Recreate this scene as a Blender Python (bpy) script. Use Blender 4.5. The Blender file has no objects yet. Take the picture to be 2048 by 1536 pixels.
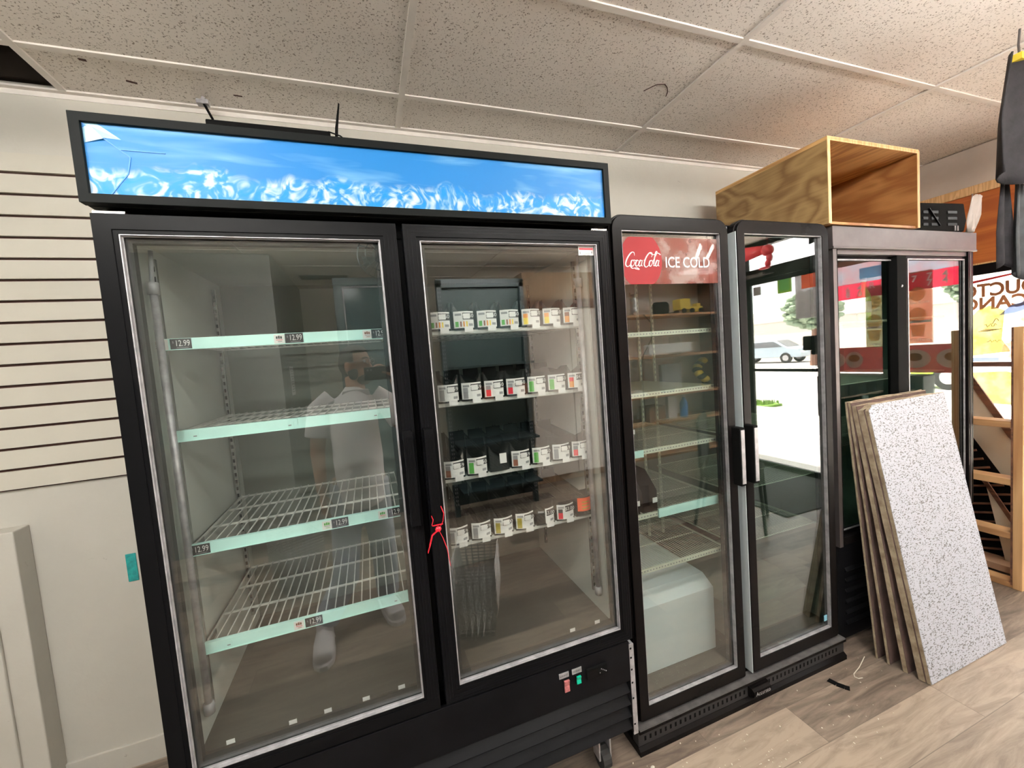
import bpy, bmesh, math, random
from mathutils import Vector, Matrix
random.seed(7)
S = bpy.context.scene
COL = S.collection
PI = math.pi

# ------------------------------------------------------------------ camera
cam_d = bpy.data.cameras.new('camera')
cam = bpy.data.objects.new('camera', cam_d)
COL.objects.link(cam)
yaw, pitch, roll, FPX = 0.338000718, 0.0662472527, 0.0775357247, 811.763
cyw, syw = math.cos(yaw), math.sin(yaw)
fw = Vector((syw*math.cos(pitch), cyw*math.cos(pitch), -math.sin(pitch)))
rt = Vector((cyw, -syw, 0.0))
dn = fw.cross(rt)
cr, sr = math.cos(roll), math.sin(roll)
r2 = rt*cr + dn*sr
d2 = dn*cr - rt*sr
M = Matrix((r2, -d2, -fw)).transposed().to_4x4()
M.translation = Vector((0, 0, 1.572))
cam.matrix_world = M
cam_d.sensor_width = 36.0
cam_d.lens = FPX/2048*36.0
cam_d.clip_start = 0.004
cam_d.clip_end = 200
S.camera = cam

# ------------------------------------------------------------------ view, light paths
S.view_settings.view_transform = 'Standard'
S.view_settings.look = 'None'
S.view_settings.gamma = 1.0
S.view_settings.exposure = 0.55
S.view_settings.use_curve_mapping = False
S.cycles.max_bounces = 9
S.cycles.diffuse_bounces = 5
S.cycles.glossy_bounces = 4
S.cycles.transparent_max_bounces = 24
S.cycles.transmission_bounces = 6
S.cycles.caustics_reflective = False
S.cycles.caustics_refractive = False
S.cycles.sample_clamp_indirect = 6.0
S.cycles.use_denoising = True

# ------------------------------------------------------------------ sky, sun
W = bpy.data.worlds.new('sky')
S.world = W
W.use_nodes = True
wn = W.node_tree.nodes
bg = wn['Background']
bg.inputs[0].default_value = (1.0, 0.955, 0.91, 1)
bg.inputs[1].default_value = 7.5
sun_d = bpy.data.lights.new('sun', 'SUN')
sun_d.energy = 60.0
sun_d.angle = 0.01
sun_d.color = (1.0, 0.87, 0.75)
sun = bpy.data.objects.new('sun', sun_d)
sun.rotation_euler = Vector((-0.10, -0.45, 0.87)).to_track_quat('Z', 'Y').to_euler()
sun.location = (8, -6, 12)
COL.objects.link(sun)
por_d = bpy.data.lights.new('window_portal', 'AREA')
por_d.shape = 'RECTANGLE'; por_d.size = 5.6; por_d.size_y = 2.6
por_d.cycles.is_portal = True
por = bpy.data.objects.new('window_portal', por_d)
por.location = (4.58, -0.75, 1.35)
por.rotation_euler = Vector((1, 0, 0)).to_track_quat('Z', 'Y').to_euler()
COL.objects.link(por)

# ------------------------------------------------------------------ material helpers
def newmat(name):
    m = bpy.data.materials.new(name); m.use_nodes = True
    return m, m.node_tree, m.node_tree.nodes['Principled BSDF']
def N(t, kind, **kw):
    n = t.nodes.new(kind)
    for k, v in kw.items():
        if k.startswith('i_'):
            key = k[2:]
            key = int(key) if key.isdigit() else key.replace('_', ' ')
            n.inputs[key].default_value = v
        else: setattr(n, k, v)
    return n
def L(t, a, b): t.links.new(a, b)
def rgb(c): return (c[0], c[1], c[2], 1.0)
def mat(name, c, rough=0.5, metal=0.0, spec=0.5, var=0.0, scale=6.0, bump=0.0, bscale=60.0, c2=None, em=None, ems=0.0, alpha=None, ior=None):
    m, t, b = newmat(name)
    b.inputs['Base Color'].default_value = rgb(c)
    if ior: b.inputs['IOR'].default_value = ior
    b.inputs['Roughness'].default_value = rough
    b.inputs['Metallic'].default_value = metal
    b.inputs['Specular IOR Level'].default_value = spec
    tc = N(t, 'ShaderNodeTexCoord')
    if var > 0 or c2:
        n = N(t, 'ShaderNodeTexNoise', i_Scale=scale, i_Detail=6.0, i_Roughness=0.6)
        L(t, tc.outputs['Object'], n.inputs['Vector'])
        r = N(t, 'ShaderNodeValToRGB')
        cc = c2 or tuple(max(0, x*(1-var)) for x in c)
        r.color_ramp.elements[0].position = 0.35; r.color_ramp.elements[0].color = rgb(cc)
        r.color_ramp.elements[1].position = 0.62; r.color_ramp.elements[1].color = rgb(c)
        L(t, n.outputs['Fac'], r.inputs[0]); L(t, r.outputs[0], b.inputs['Base Color'])
    if bump > 0:
        n2 = N(t, 'ShaderNodeTexNoise', i_Scale=bscale, i_Detail=4.0)
        L(t, tc.outputs['Object'], n2.inputs['Vector'])
        bp = N(t, 'ShaderNodeBump', i_Strength=bump, i_Distance=0.002)
        L(t, n2.outputs['Fac'], bp.inputs['Height']); L(t, bp.outputs[0], b.inputs['Normal'])
    if em:
        b.inputs['Emission Color'].default_value = rgb(em); b.inputs['Emission Strength'].default_value = ems
    if alpha is not None:
        b.inputs['Alpha'].default_value = alpha
    return m
def glass(name, tint=(0.95, 0.97, 0.96), f0=0.06, rough=0.0, haze=0.0):
    m = bpy.data.materials.new(name); m.use_nodes = True; t = m.node_tree; t.nodes.clear()
    g = N(t, 'ShaderNodeNewGeometry')
    dp = N(t, 'ShaderNodeVectorMath', operation='DOT_PRODUCT')
    L(t, g.outputs['Normal'], dp.inputs[0]); L(t, g.outputs['Incoming'], dp.inputs[1])
    ab = N(t, 'ShaderNodeMath', operation='ABSOLUTE'); L(t, dp.outputs['Value'], ab.inputs[0])
    om = N(t, 'ShaderNodeMath', operation='SUBTRACT'); om.inputs[0].default_value = 1.0; L(t, ab.outputs[0], om.inputs[1])
    pw = N(t, 'ShaderNodeMath', operation='POWER'); pw.inputs[1].default_value = 5.0; L(t, om.outputs[0], pw.inputs[0])
    ml = N(t, 'ShaderNodeMath', operation='MULTIPLY_ADD'); ml.inputs[1].default_value = 1-f0; ml.inputs[2].default_value = f0
    L(t, pw.outputs[0], ml.inputs[0])
    tr = N(t, 'ShaderNodeBsdfTransparent'); tr.inputs[0].default_value = rgb(tint)
    gl = N(t, 'ShaderNodeBsdfGlossy'); gl.inputs['Roughness'].default_value = rough
    base = tr.outputs[0]
    if haze > 0:
        df = N(t, 'ShaderNodeBsdfDiffuse'); df.inputs[0].default_value = (0.7, 0.72, 0.7, 1)
        mh = N(t, 'ShaderNodeMixShader', i_0=haze); L(t, tr.outputs[0], mh.inputs[1]); L(t, df.outputs[0], mh.inputs[2]); base = mh.outputs[0]
    mx = N(t, 'ShaderNodeMixShader'); L(t, ml.outputs[0], mx.inputs[0]); L(t, base, mx.inputs[1]); L(t, gl.outputs[0], mx.inputs[2])
    o = N(t, 'ShaderNodeOutputMaterial'); L(t, mx.outputs[0], o.inputs[0])
    return m
def film(name, c, op, c2=None, scale=8.0):
    """thin translucent print"""
    m = bpy.data.materials.new(name); m.use_nodes = True; t = m.node_tree; t.nodes.clear()
    tr = N(t, 'ShaderNodeBsdfTransparent'); df = N(t, 'ShaderNodeBsdfDiffuse'); df.inputs[0].default_value = rgb(c)
    tl = N(t, 'ShaderNodeBsdfTranslucent'); tl.inputs[0].default_value = rgb(c)
    if c2:
        tc = N(t, 'ShaderNodeTexCoord'); n = N(t, 'ShaderNodeTexNoise', i_Scale=scale, i_Detail=4.0); L(t, tc.outputs['Object'], n.inputs['Vector'])
        r = N(t, 'ShaderNodeValToRGB'); r.color_ramp.elements[0].position = .4; r.color_ramp.elements[1].position = .6
        r.color_ramp.elements[0].color = rgb(c); r.color_ramp.elements[1].color = rgb(c2)
        L(t, n.outputs['Fac'], r.inputs[0]); L(t, r.outputs[0], df.inputs[0]); L(t, r.outputs[0], tl.inputs[0])
    a = N(t, 'ShaderNodeMixShader', i_0=0.5); L(t, df.outputs[0], a.inputs[1]); L(t, tl.outputs[0], a.inputs[2])
    b = N(t, 'ShaderNodeMixShader', i_0=op); L(t, tr.outputs[0], b.inputs[1]); L(t, a.outputs[0], b.inputs[2])
    o = N(t, 'ShaderNodeOutputMaterial'); L(t, b.outputs[0], o.inputs[0])
    return m
def speckle(name, base, dark, vec_scale=(1, 1, 1), scale=90.0, thr=0.66, stain=0.0, c_st=(0.45, 0.38, 0.3), rough=0.9):
    """acoustic tile: short dark pinholes and fissures over a pale face"""
    m, t, b = newmat(name); b.inputs['Roughness'].default_value = rough; b.inputs['Specular IOR Level'].default_value = 0.2
    tc = N(t, 'ShaderNodeTexCoord'); mp = N(t, 'ShaderNodeMapping'); mp.inputs['Scale'].default_value = vec_scale
    L(t, tc.outputs['Object'], mp.inputs[0])
    n = N(t, 'ShaderNodeTexNoise', i_Scale=scale, i_Detail=2.0, i_Roughness=0.6, i_Distortion=0.25)
    L(t, mp.outputs[0], n.inputs['Vector'])
    r = N(t, 'ShaderNodeValToRGB')
    e = r.color_ramp.elements
    e[0].position = thr-0.035; e[0].color = (0, 0, 0, 1); e[1].position = thr+0.03; e[1].color = (1, 1, 1, 1)
    L(t, n.outputs['Fac'], r.inputs[0])
    mx = N(t, 'ShaderNodeMix', data_type='RGBA')
    mx.inputs['A'].default_value = rgb(base); mx.inputs['B'].default_value = rgb(dark)
    if stain > 0:
        n2 = N(t, 'ShaderNodeTexNoise', i_Scale=2.3, i_Detail=6.0); L(t, tc.outputs['Object'], n2.inputs['Vector'])
        r2_ = N(t, 'ShaderNodeValToRGB'); r2_.color_ramp.elements[0].position = .38; r2_.color_ramp.elements[1].position = .72
        L(t, n2.outputs['Fac'], r2_.inputs[0])
        ms = N(t, 'ShaderNodeMath', operation='MULTIPLY'); ms.inputs[1].default_value = stain; L(t, r2_.outputs[0], ms.inputs[0])
        m2 = N(t, 'ShaderNodeMix', data_type='RGBA'); m2.inputs['A'].default_value = rgb(base); m2.inputs['B'].default_value = rgb(c_st)
        L(t, ms.outputs[0], m2.inputs['Factor']); L(t, m2.outputs['Result'], mx.inputs['A'])
    L(t, r.outputs[0], mx.inputs['Factor']); L(t, mx.outputs['Result'], b.inputs['Base Color'])
    bp = N(t, 'ShaderNodeBump', i_Strength=0.5, i_Distance=0.002, invert=True); L(t, r.outputs[0], bp.inputs['Height']); L(t, bp.outputs[0], b.inputs['Normal'])
    return m
def wood(name, ca, cb, axis='X', scale=5.0, dist=5.0, rough=0.5, ring=1.0, st=0.16):
    m, t, b = newmat(name); b.inputs['Roughness'].default_value = rough
    tc = N(t, 'ShaderNodeTexCoord'); mp = N(t, 'ShaderNodeMapping')
    s = {'X': (st, 1, 1), 'Y': (1, st, 1), 'Z': (1, 1, st)}[axis]
    mp.inputs['Scale'].default_value = s
    L(t, tc.outputs['Object'], mp.inputs[0])
    n = N(t, 'ShaderNodeTexNoise', i_Scale=scale*.8, i_Detail=2.0, i_Distortion=dist*.2); L(t, mp.outputs[0], n.inputs['Vector'])
    ml = N(t, 'ShaderNodeMath', operation='MULTIPLY'); ml.inputs[1].default_value = 9.0*ring; L(t, n.outputs['Fac'], ml.inputs[0])
    fr = N(t, 'ShaderNodeMath', operation='PINGPONG'); fr.inputs[1].default_value = 0.5; L(t, ml.outputs[0], fr.inputs[0])
    g = N(t, 'ShaderNodeTexNoise', i_Scale=90.0, i_Detail=3.0); mp2 = N(t, 'ShaderNodeMapping')
    mp2.inputs['Scale'].default_value = {'X': (0.04, 1, 1), 'Y': (1, 0.04, 1), 'Z': (1, 1, 0.04)}[axis]
    L(t, tc.outputs['Object'], mp2.inputs[0]); L(t, mp2.outputs[0], g.inputs['Vector'])
    ad = N(t, 'ShaderNodeMath', operation='MULTIPLY_ADD'); ad.inputs[1].default_value = 0.5; L(t, g.outputs['Fac'], ad.inputs[0]); L(t, fr.outputs[0], ad.inputs[2])
    r = N(t, 'ShaderNodeValToRGB'); e = r.color_ramp.elements
    e[0].position = 0.3; e[0].color = rgb(ca); e[1].position = 0.72; e[1].color = rgb(cb)
    L(t, ad.outputs[0], r.inputs[0]); L(t, r.outputs[0], b.inputs['Base Color'])
    return m

# ------------------------------------------------------------------ materials
M_ = {}
M_['black'] = mat('black_enamel', (0.006, 0.006, 0.007), 0.32, spec=.4, ior=1.18, var=0.3, scale=9)
M_['black_door'] = mat('black_vinyl', (0.004, 0.004, 0.0045), 0.34, spec=0.5, ior=1.16)
M_['black_ridge'] = mat('black_ridge', (0.006, 0.006, 0.008), 0.3, spec=.5, ior=1.22)
M_['black_brown'] = mat('black_anodised', (0.007, 0.006, 0.006), 0.27, 0.0, spec=.5, ior=1.15, var=.25, scale=4)
M_['dusty'] = mat('dusty_black', (0.10, 0.095, 0.095), 0.5, spec=.3, var=.4, scale=20)
M_['matte_black'] = mat('matte_black', (0.006, 0.006, 0.006), 0.7, spec=.4, ior=1.12)
M_['plenum'] = mat('plenum_shade_brown', (0.022, 0.017, 0.013), 0.95, spec=.1, var=.3)  # dark brown standing in for the shade above the open bays
M_['sign_black'] = mat('slate_black_sign', (0.008, 0.009, 0.009), 0.5, spec=.4, ior=1.15)
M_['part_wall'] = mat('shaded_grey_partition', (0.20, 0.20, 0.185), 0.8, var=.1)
M_['rubber'] = mat('grey_gasket', (0.035, 0.037, 0.035), 0.6, spec=.3)
M_['silver'] = mat('worn_aluminium', (0.50, 0.49, 0.51), 0.4, 0.4, var=0.35, scale=30)
M_['steel'] = mat('brushed_steel', (0.115, 0.10, 0.10), 0.42, 0.5, var=0.2, scale=12)
M_['chrome'] = mat('zinc_plate', (0.65, 0.65, 0.65), 0.25, 0.9)
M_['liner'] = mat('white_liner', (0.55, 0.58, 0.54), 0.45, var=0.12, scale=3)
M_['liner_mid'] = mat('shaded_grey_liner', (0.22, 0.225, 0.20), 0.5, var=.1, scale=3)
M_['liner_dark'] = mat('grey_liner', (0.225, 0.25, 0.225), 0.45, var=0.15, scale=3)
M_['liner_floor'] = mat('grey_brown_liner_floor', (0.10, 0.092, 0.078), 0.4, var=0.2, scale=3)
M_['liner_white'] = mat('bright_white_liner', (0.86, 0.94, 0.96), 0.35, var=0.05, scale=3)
M_['wire'] = mat('white_wire_coating', (0.72, 0.74, 0.70), 0.45, var=0.25, scale=40)
M_['wire_cream'] = mat('cream_wire_coating', (0.70, 0.74, 0.60), 0.45, var=0.1, scale=40)
M_['mint'] = mat('mint_price_channel', (0.64, 1.0, 0.93), 0.35, var=0.08, scale=8)
M_['tag_dark'] = mat('dark_tag', (0.035, 0.032, 0.035), 0.45)
M_['white'] = mat('white_plastic', (0.85, 0.85, 0.84), 0.5)
M_['paper'] = mat('white_paper', (0.80, 0.80, 0.78), 0.8)
M_['grey'] = mat('grey_plastic', (0.3, 0.3, 0.31), 0.5)
M_['red'] = mat('red_plastic', (0.75, 0.02, 0.04), 0.35)
M_['red_dull'] = mat('dull_red_switch', (0.55, 0.18, 0.18), 0.5, var=.5, scale=80)
M_['green_sw'] = mat('green_switch', (0.0, 0.45, 0.28), 0.3)
M_['green'] = mat('green_print', (0.10, 0.42, 0.07), 0.5)
M_['lime'] = mat('lime_paint', (0.30, 0.55, 0.03), 0.3)
M_['orange'] = mat('orange_print', (0.80, 0.30, 0.04), 0.5)
M_['yellow'] = mat('yellow_print', (0.85, 0.65, 0.06), 0.5)
M_['neon'] = mat('neon_orange', (1.0, 0.16, 0.06), 0.6)
M_['gold'] = mat('olive_gold_print', (0.45, 0.36, 0.05), 0.5)
M_['brownp'] = mat('brown_print', (0.25, 0.09, 0.05), 0.5)
M_['blue'] = mat('blue_print', (0.05, 0.25, 0.65), 0.5)
M_['teal'] = mat('teal_tape', (0.02, 0.35, 0.34), 0.5, var=0.4, scale=50)
M_['clear'] = glass('clear_plastic', (0.93, 0.94, 0.93), 0.05)
M_['smoke'] = glass('smoky_plastic', (0.42, 0.44, 0.43), 0.05, haze=0.05)
M_['glass'] = glass('cooler_glass', (0.955, 0.97, 0.96), 0.128)
M_['glass_lowe'] = glass('coated_cooler_glass', (0.70, 0.77, 0.74), 0.17)
M_['glass_lit'] = glass('plain_cooler_glass', (0.90, 0.93, 0.92), 0.15)
M_['glass_win'] = glass('window_glass', (0.97, 0.98, 0.98), 0.04)
M_['wall'] = mat('cream_wall_paint', (0.57, 0.545, 0.485), 0.75, var=0.07, scale=2.2, bump=0.35, bscale=45)
M_['slat'] = mat('cream_slatwall', (0.59, 0.555, 0.475), 0.5, var=0.04, scale=3)
M_['groove'] = mat('brown_mdf_groove', (0.06, 0.022, 0.015), 0.8)
M_['pinkwall'] = mat('bulkhead_paint', (0.58, 0.50, 0.44), 0.7, var=0.12, scale=4)
M_['ceil'] = speckle('ceiling_tile_face', (0.84, 0.79, 0.74), (0.28, 0.24, 0.20), (1, 1, 1), 150, 0.625, stain=0.5, c_st=(0.64, 0.585, 0.53))
M_['tgrid'] = mat('ceiling_grid_paint', (0.80, 0.75, 0.70), 0.5, var=0.12, scale=9)
M_['tile_new'] = speckle('clean_tile_face', (0.49, 0.505, 0.56), (0.19, 0.185, 0.175), (.8, 1.0, 1.9), 100, 0.580)
M_['tile_edge'] = mat('tile_edge_fibre', (0.44, 0.36, 0.25), 0.9, c2=(0.24, 0.18, 0.12), scale=22, bump=.6, bscale=90)
M_['tile_back'] = mat('tile_brown_back', (0.10, 0.06, 0.05), 0.9, var=.4, scale=20)
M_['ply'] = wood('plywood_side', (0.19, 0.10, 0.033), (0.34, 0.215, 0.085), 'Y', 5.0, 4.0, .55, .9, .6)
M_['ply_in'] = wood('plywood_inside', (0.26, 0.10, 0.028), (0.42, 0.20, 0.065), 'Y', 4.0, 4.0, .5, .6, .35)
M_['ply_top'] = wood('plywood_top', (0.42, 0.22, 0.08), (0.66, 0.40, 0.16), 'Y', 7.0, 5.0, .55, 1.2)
M_['ply_edge'] = wood('plywood_edge', (0.62, 0.36, 0.16), (0.80, 0.52, 0.26), 'Z', 20.0, 1.0, .6)
M_['panel_red'] = wood('reddish_panel', (0.36, 0.085, 0.015), (0.55, 0.17, 0.035), 'Y', 5.0, 3.0, .5, .5)
M_['pine'] = wood('pine_stud', (0.50, 0.26, 0.11), (0.72, 0.44, 0.21), 'Z', 6.0, 2.0, .6, .6)
M_['pine_y'] = wood('pine_rail', (0.44, 0.23, 0.10), (0.66, 0.40, 0.19), 'Y', 6.0, 2.0, .6, .6)
M_['shelfwood'] = wood('birch_shelf', (0.50, 0.24, 0.10), (0.70, 0.40, 0.20), 'X', 6.0, 2.0, .5, .5)
M_['beige'] = mat('beige_board', (0.70, 0.60, 0.47), 0.6)
M_['brownwood'] = wood('brown_board_edge', (0.10, 0.045, 0.03), (0.20, 0.09, 0.05), 'Y', 6.0)
M_['cardboard'] = mat('cardboard', (0.35, 0.22, 0.14), 0.8)
M_['fabric'] = mat('black_cloth', (0.018, 0.016, 0.019), 0.95, var=0.4, scale=20, bump=.5, bscale=120)
M_['grey_cloth'] = mat('grey_ribbon_cloth', (0.05, 0.055, 0.06), 0.9, var=.3, scale=20)
M_['concrete'] = mat('pale_concrete', (0.66, 0.63, 0.59), 0.9, var=0.06, scale=1.5)
M_['asphalt'] = mat('worn_asphalt', (0.50, 0.47, 0.46), 0.9, var=0.08, scale=1.0)
M_['grass'] = mat('grass', (0.16, 0.30, 0.05), 0.9, var=0.5, scale=12)
M_['leaf'] = mat('tree_leaf', (0.26, 0.34, 0.24), 0.9, var=0.5, scale=8)
M_['stucco'] = mat('far_stucco', (0.65, 0.60, 0.55), 0.9)
M_['carwhite'] = mat('car_paint_white', (0.75, 0.76, 0.78), 0.25)
M_['carblue'] = mat('car_paint_blue', (0.42, 0.50, 0.58), 0.3)
M_['tyre'] = mat('tyre', (0.02, 0.02, 0.02), 0.8)
M_['carglass'] = mat('car_glass', (0.12, 0.13, 0.15), 0.2)
M_['skin'] = mat('skin', (0.42, 0.22, 0.14), 0.5, spec=.4)
M_['shirt'] = mat('white_polo_knit', (0.90, 0.88, 0.90), 0.85, bump=.2, bscale=300)
M_['jeans'] = mat('pale_denim', (0.58, 0.63, 0.72), 0.85, var=.2, scale=14)
M_['shoe'] = mat('white_leather', (0.88, 0.85, 0.88), 0.45)
M_['hair'] = mat('dark_hair', (0.02, 0.014, 0.01), 0.7)
M_['crumb'] = mat('tile_crumbs', (0.70, 0.66, 0.56), 0.9)
M_['gondola'] = mat('dark_teal_steel', (0.03, 0.05, 0.055), 0.4)
M_['gond_back'] = mat('dark_teal_back', (0.045, 0.075, 0.075), 0.4)
M_['matte_white'] = mat('matte_white_card', (0.82, 0.77, 0.72), 0.7)
M_['lamp'] = mat('lamp_diffuser', (0.9, 0.9, 0.88), 0.5, em=(1.0, 0.985, 0.94), ems=78.0)
M_['lamp_warm'] = mat('lamp_tube', (0.9, 0.9, 0.88), 0.5, em=(1.0, 0.90, 0.78), ems=60.0)

def wall_mat():
    m = M_['wall']; t = m.node_tree; b = t.nodes['Principled BSDF']
    src = b.inputs['Base Color'].links[0].from_socket
    tc = N(t, 'ShaderNodeTexCoord')
    n = N(t, 'ShaderNodeTexNoise', i_Scale=13.0, i_Detail=5.0, i_Roughness=0.75, i_Distortion=1.0); L(t, tc.outputs['Object'], n.inputs['Vector'])
    r = N(t, 'ShaderNodeValToRGB'); r.color_ramp.elements[0].position = .665; r.color_ramp.elements[1].position = .74; L(t, n.outputs['Fac'], r.inputs[0])
    mx = N(t, 'ShaderNodeMix', data_type='RGBA'); mx.inputs['B'].default_value = (.25, .22, .18, 1)
    f = N(t, 'ShaderNodeMath', operation='MULTIPLY'); f.inputs[1].default_value = .7; L(t, r.outputs[0], f.inputs[0]); L(t, f.outputs[0], mx.inputs['Factor'])
    L(t, src, mx.inputs['A']); L(t, mx.outputs['Result'], b.inputs['Base Color'])
wall_mat()
# floor: planks along x
def floor_mat():
    m, t, b = newmat('vinyl_plank_floor'); b.inputs['Roughness'].default_value = 0.42
    tc = N(t, 'ShaderNodeTexCoord'); sp = N(t, 'ShaderNodeSeparateXYZ'); L(t, tc.outputs['Object'], sp.inputs[0])
    def math_(op, a, bb=None, c=None):
        n = N(t, 'ShaderNodeMath', operation=op)
        for i, v in enumerate((a, bb, c)):
            if v is None: continue
            if isinstance(v, (int, float)): n.inputs[i].default_value = v
            else: L(t, v, n.inputs[i])
        return n.outputs[0]
    PW, PL = 0.172, 1.22
    yr = math_('DIVIDE', math_('ADD', sp.outputs['Y'], -1.012+PW*30), PW)
    row = math_('FLOOR', yr); fy = math_('FRACT', yr)
    wn_ = N(t, 'ShaderNodeTexWhiteNoise', noise_dimensions='1D'); L(t, row, wn_.inputs['W'])
    # board ends measured on three rows, the others staggered by a random share of a board
    off = math_('MULTIPLY', wn_.outputs['Value'], PL)
    e1 = math_('COMPARE', row, 30.0, 0.5); e2 = math_('COMPARE', row, 29.0, 0.5); e3 = math_('COMPARE', row, 31.0, 0.5)
    ne = math_('SUBTRACT', 1.0, math_('ADD', e1, math_('ADD', e2, e3)))
    off = math_('ADD', math_('MULTIPLY', off, ne), math_('ADD', math_('MULTIPLY', e1, 1.535), math_('ADD', math_('MULTIPLY', e2, 2.18-PL), math_('MULTIPLY', e3, 1.12))))
    xr = math_('DIVIDE', math_('ADD', math_('SUBTRACT', sp.outputs['X'], off), PL*10), PL)
    cl = math_('FLOOR', xr); fx = math_('FRACT', xr)
    cid = math_('ADD', math_('MULTIPLY', row, 7.31), math_('MULTIPLY', cl, 3.77))
    w2 = N(t, 'ShaderNodeTexWhiteNoise', noise_dimensions='1D'); L(t, cid, w2.inputs['W'])
    # grain
    cmb = N(t, 'ShaderNodeCombineXYZ'); L(t, math_('MULTIPLY', sp.outputs['X'], 0.14), cmb.inputs[0]); L(t, sp.outputs['Y'], cmb.inputs[1]); L(t, cid, cmb.inputs[2])
    g1 = N(t, 'ShaderNodeTexNoise', i_Scale=17.0, i_Detail=9.0, i_Roughness=0.68, i_Distortion=1.6); L(t, cmb.outputs[0], g1.inputs['Vector'])
    ramp = N(t, 'ShaderNodeValToRGB'); e = ramp.color_ramp.elements
    e[0].position = 0.28; e[0].color = (0.11, 0.083, 0.065, 1); e[1].position = 0.75; e[1].color = (0.38, 0.305, 0.235, 1)
    el = e.new(0.5); el.color = (0.225, 0.178, 0.138, 1)
    tone = math_('MULTIPLY_ADD', w2.outputs['Value'], 0.46, -0.25)
    L(t, math_('ADD', g1.outputs['Fac'], tone), ramp.inputs[0])
    d1 = math_('MINIMUM', fy, math_('SUBTRACT', 1.0, fy)); d2_ = math_('MINIMUM', fx, math_('SUBTRACT', 1.0, fx))
    s1 = math_('LESS_THAN', d1, 0.008); s2 = math_('LESS_THAN', d2_, 0.0012)
    seam = math_('MAXIMUM', s1, s2)
    mx = N(t, 'ShaderNodeMix', data_type='RGBA'); mx.inputs['B'].default_value = (0.10, 0.08, 0.065, 1)
    L(t, math_('MULTIPLY', seam, 0.6), mx.inputs['Factor']); L(t, ramp.outputs[0], mx.inputs['A']); L(t, mx.outputs['Result'], b.inputs['Base Color'])
    return m
M_['floor'] = floor_mat()

# printed ice-and-sky panel of the cooler sign
def ice_mat():
    m, t, b = newmat('ice_sky_print'); b.inputs['Roughness'].default_value = 0.45; b.inputs['Specular IOR Level'].default_value = 0.25
    tc = N(t, 'ShaderNodeTexCoord'); sp = N(t, 'ShaderNodeSeparateXYZ'); L(t, tc.outputs['Object'], sp.inputs[0])
    # object space: x 0..1.36, z 0..0.19
    mp = N(t, 'ShaderNodeMapping'); mp.inputs['Scale'].default_value = (2.0, 1, 14.0); mp.inputs['Rotation'].default_value = (0, 0.03, 0); L(t, tc.outputs['Object'], mp.inputs[0])
    c1 = N(t, 'ShaderNodeTexNoise', i_Scale=1.6, i_Detail=3.0, i_Distortion=0.4); L(t, mp.outputs[0], c1.inputs['Vector'])
    cr1 = N(t, 'ShaderNodeValToRGB'); e = cr1.color_ramp.elements
    e[0].position = 0.48; e[0].color = (0.010, 0.16, 0.44, 1); e[1].position = 0.72; e[1].color = (0.13, 0.34, 0.58, 1)
    L(t, c1.outputs['Fac'], cr1.inputs[0])
    v = N(t, 'ShaderNodeTexNoise', i_Scale=17.0, i_Detail=2.5, i_Distortion=2.6); L(t, tc.outputs['Object'], v.inputs['Vector'])
    cr2 = N(t, 'ShaderNodeValToRGB'); e = cr2.color_ramp.elements
    e[0].position = 0.36; e[0].color = (0.0, 0.20, 0.66, 1); e[1].position = 0.66; e[1].color = (0.50, 0.58, 0.64, 1)
    a = e.new(0.47); a.color = (0.03, 0.22, 0.50, 1); a = e.new(0.55); a.color = (0.22, 0.39, 0.57, 1)
    L(t, v.outputs['Fac'], cr2.inputs[0])
    h = N(t, 'ShaderNodeTexNoise', i_Scale=7.0, i_Detail=3.0); cm = N(t, 'ShaderNodeCombineXYZ'); L(t, sp.outputs['X'], cm.inputs[0]); L(t, cm.outputs[0], h.inputs['Vector'])
    th = N(t, 'ShaderNodeMath', operation='MULTIPLY_ADD'); th.inputs[1].default_value = 0.12; th.inputs[2].default_value = 0.0; L(t, h.outputs['Fac'], th.inputs[0])
    sb = N(t, 'ShaderNodeMath', operation='SUBTRACT'); L(t, th.outputs[0], sb.inputs[0]); L(t, sp.outputs['Z'], sb.inputs[1])
    sc = N(t, 'ShaderNodeMath', operation='MULTIPLY_ADD', use_clamp=True); sc.inputs[1].default_value = 45.0; sc.inputs[2].default_value = 0.5; L(t, sb.outputs[0], sc.inputs[0])
    mx = N(t, 'ShaderNodeMix', data_type='RGBA'); L(t, sc.outputs[0], mx.inputs['Factor']); L(t, cr1.outputs[0], mx.inputs['A']); L(t, cr2.outputs[0], mx.inputs['B'])
    L(t, mx.outputs['Result'], b.inputs['Base Color'])
    return m
M_['ice'] = ice_mat()
M_['ice_back'] = mat('pale_cyan_film', (0.25, 0.47, 0.57), 0.25)

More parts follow.
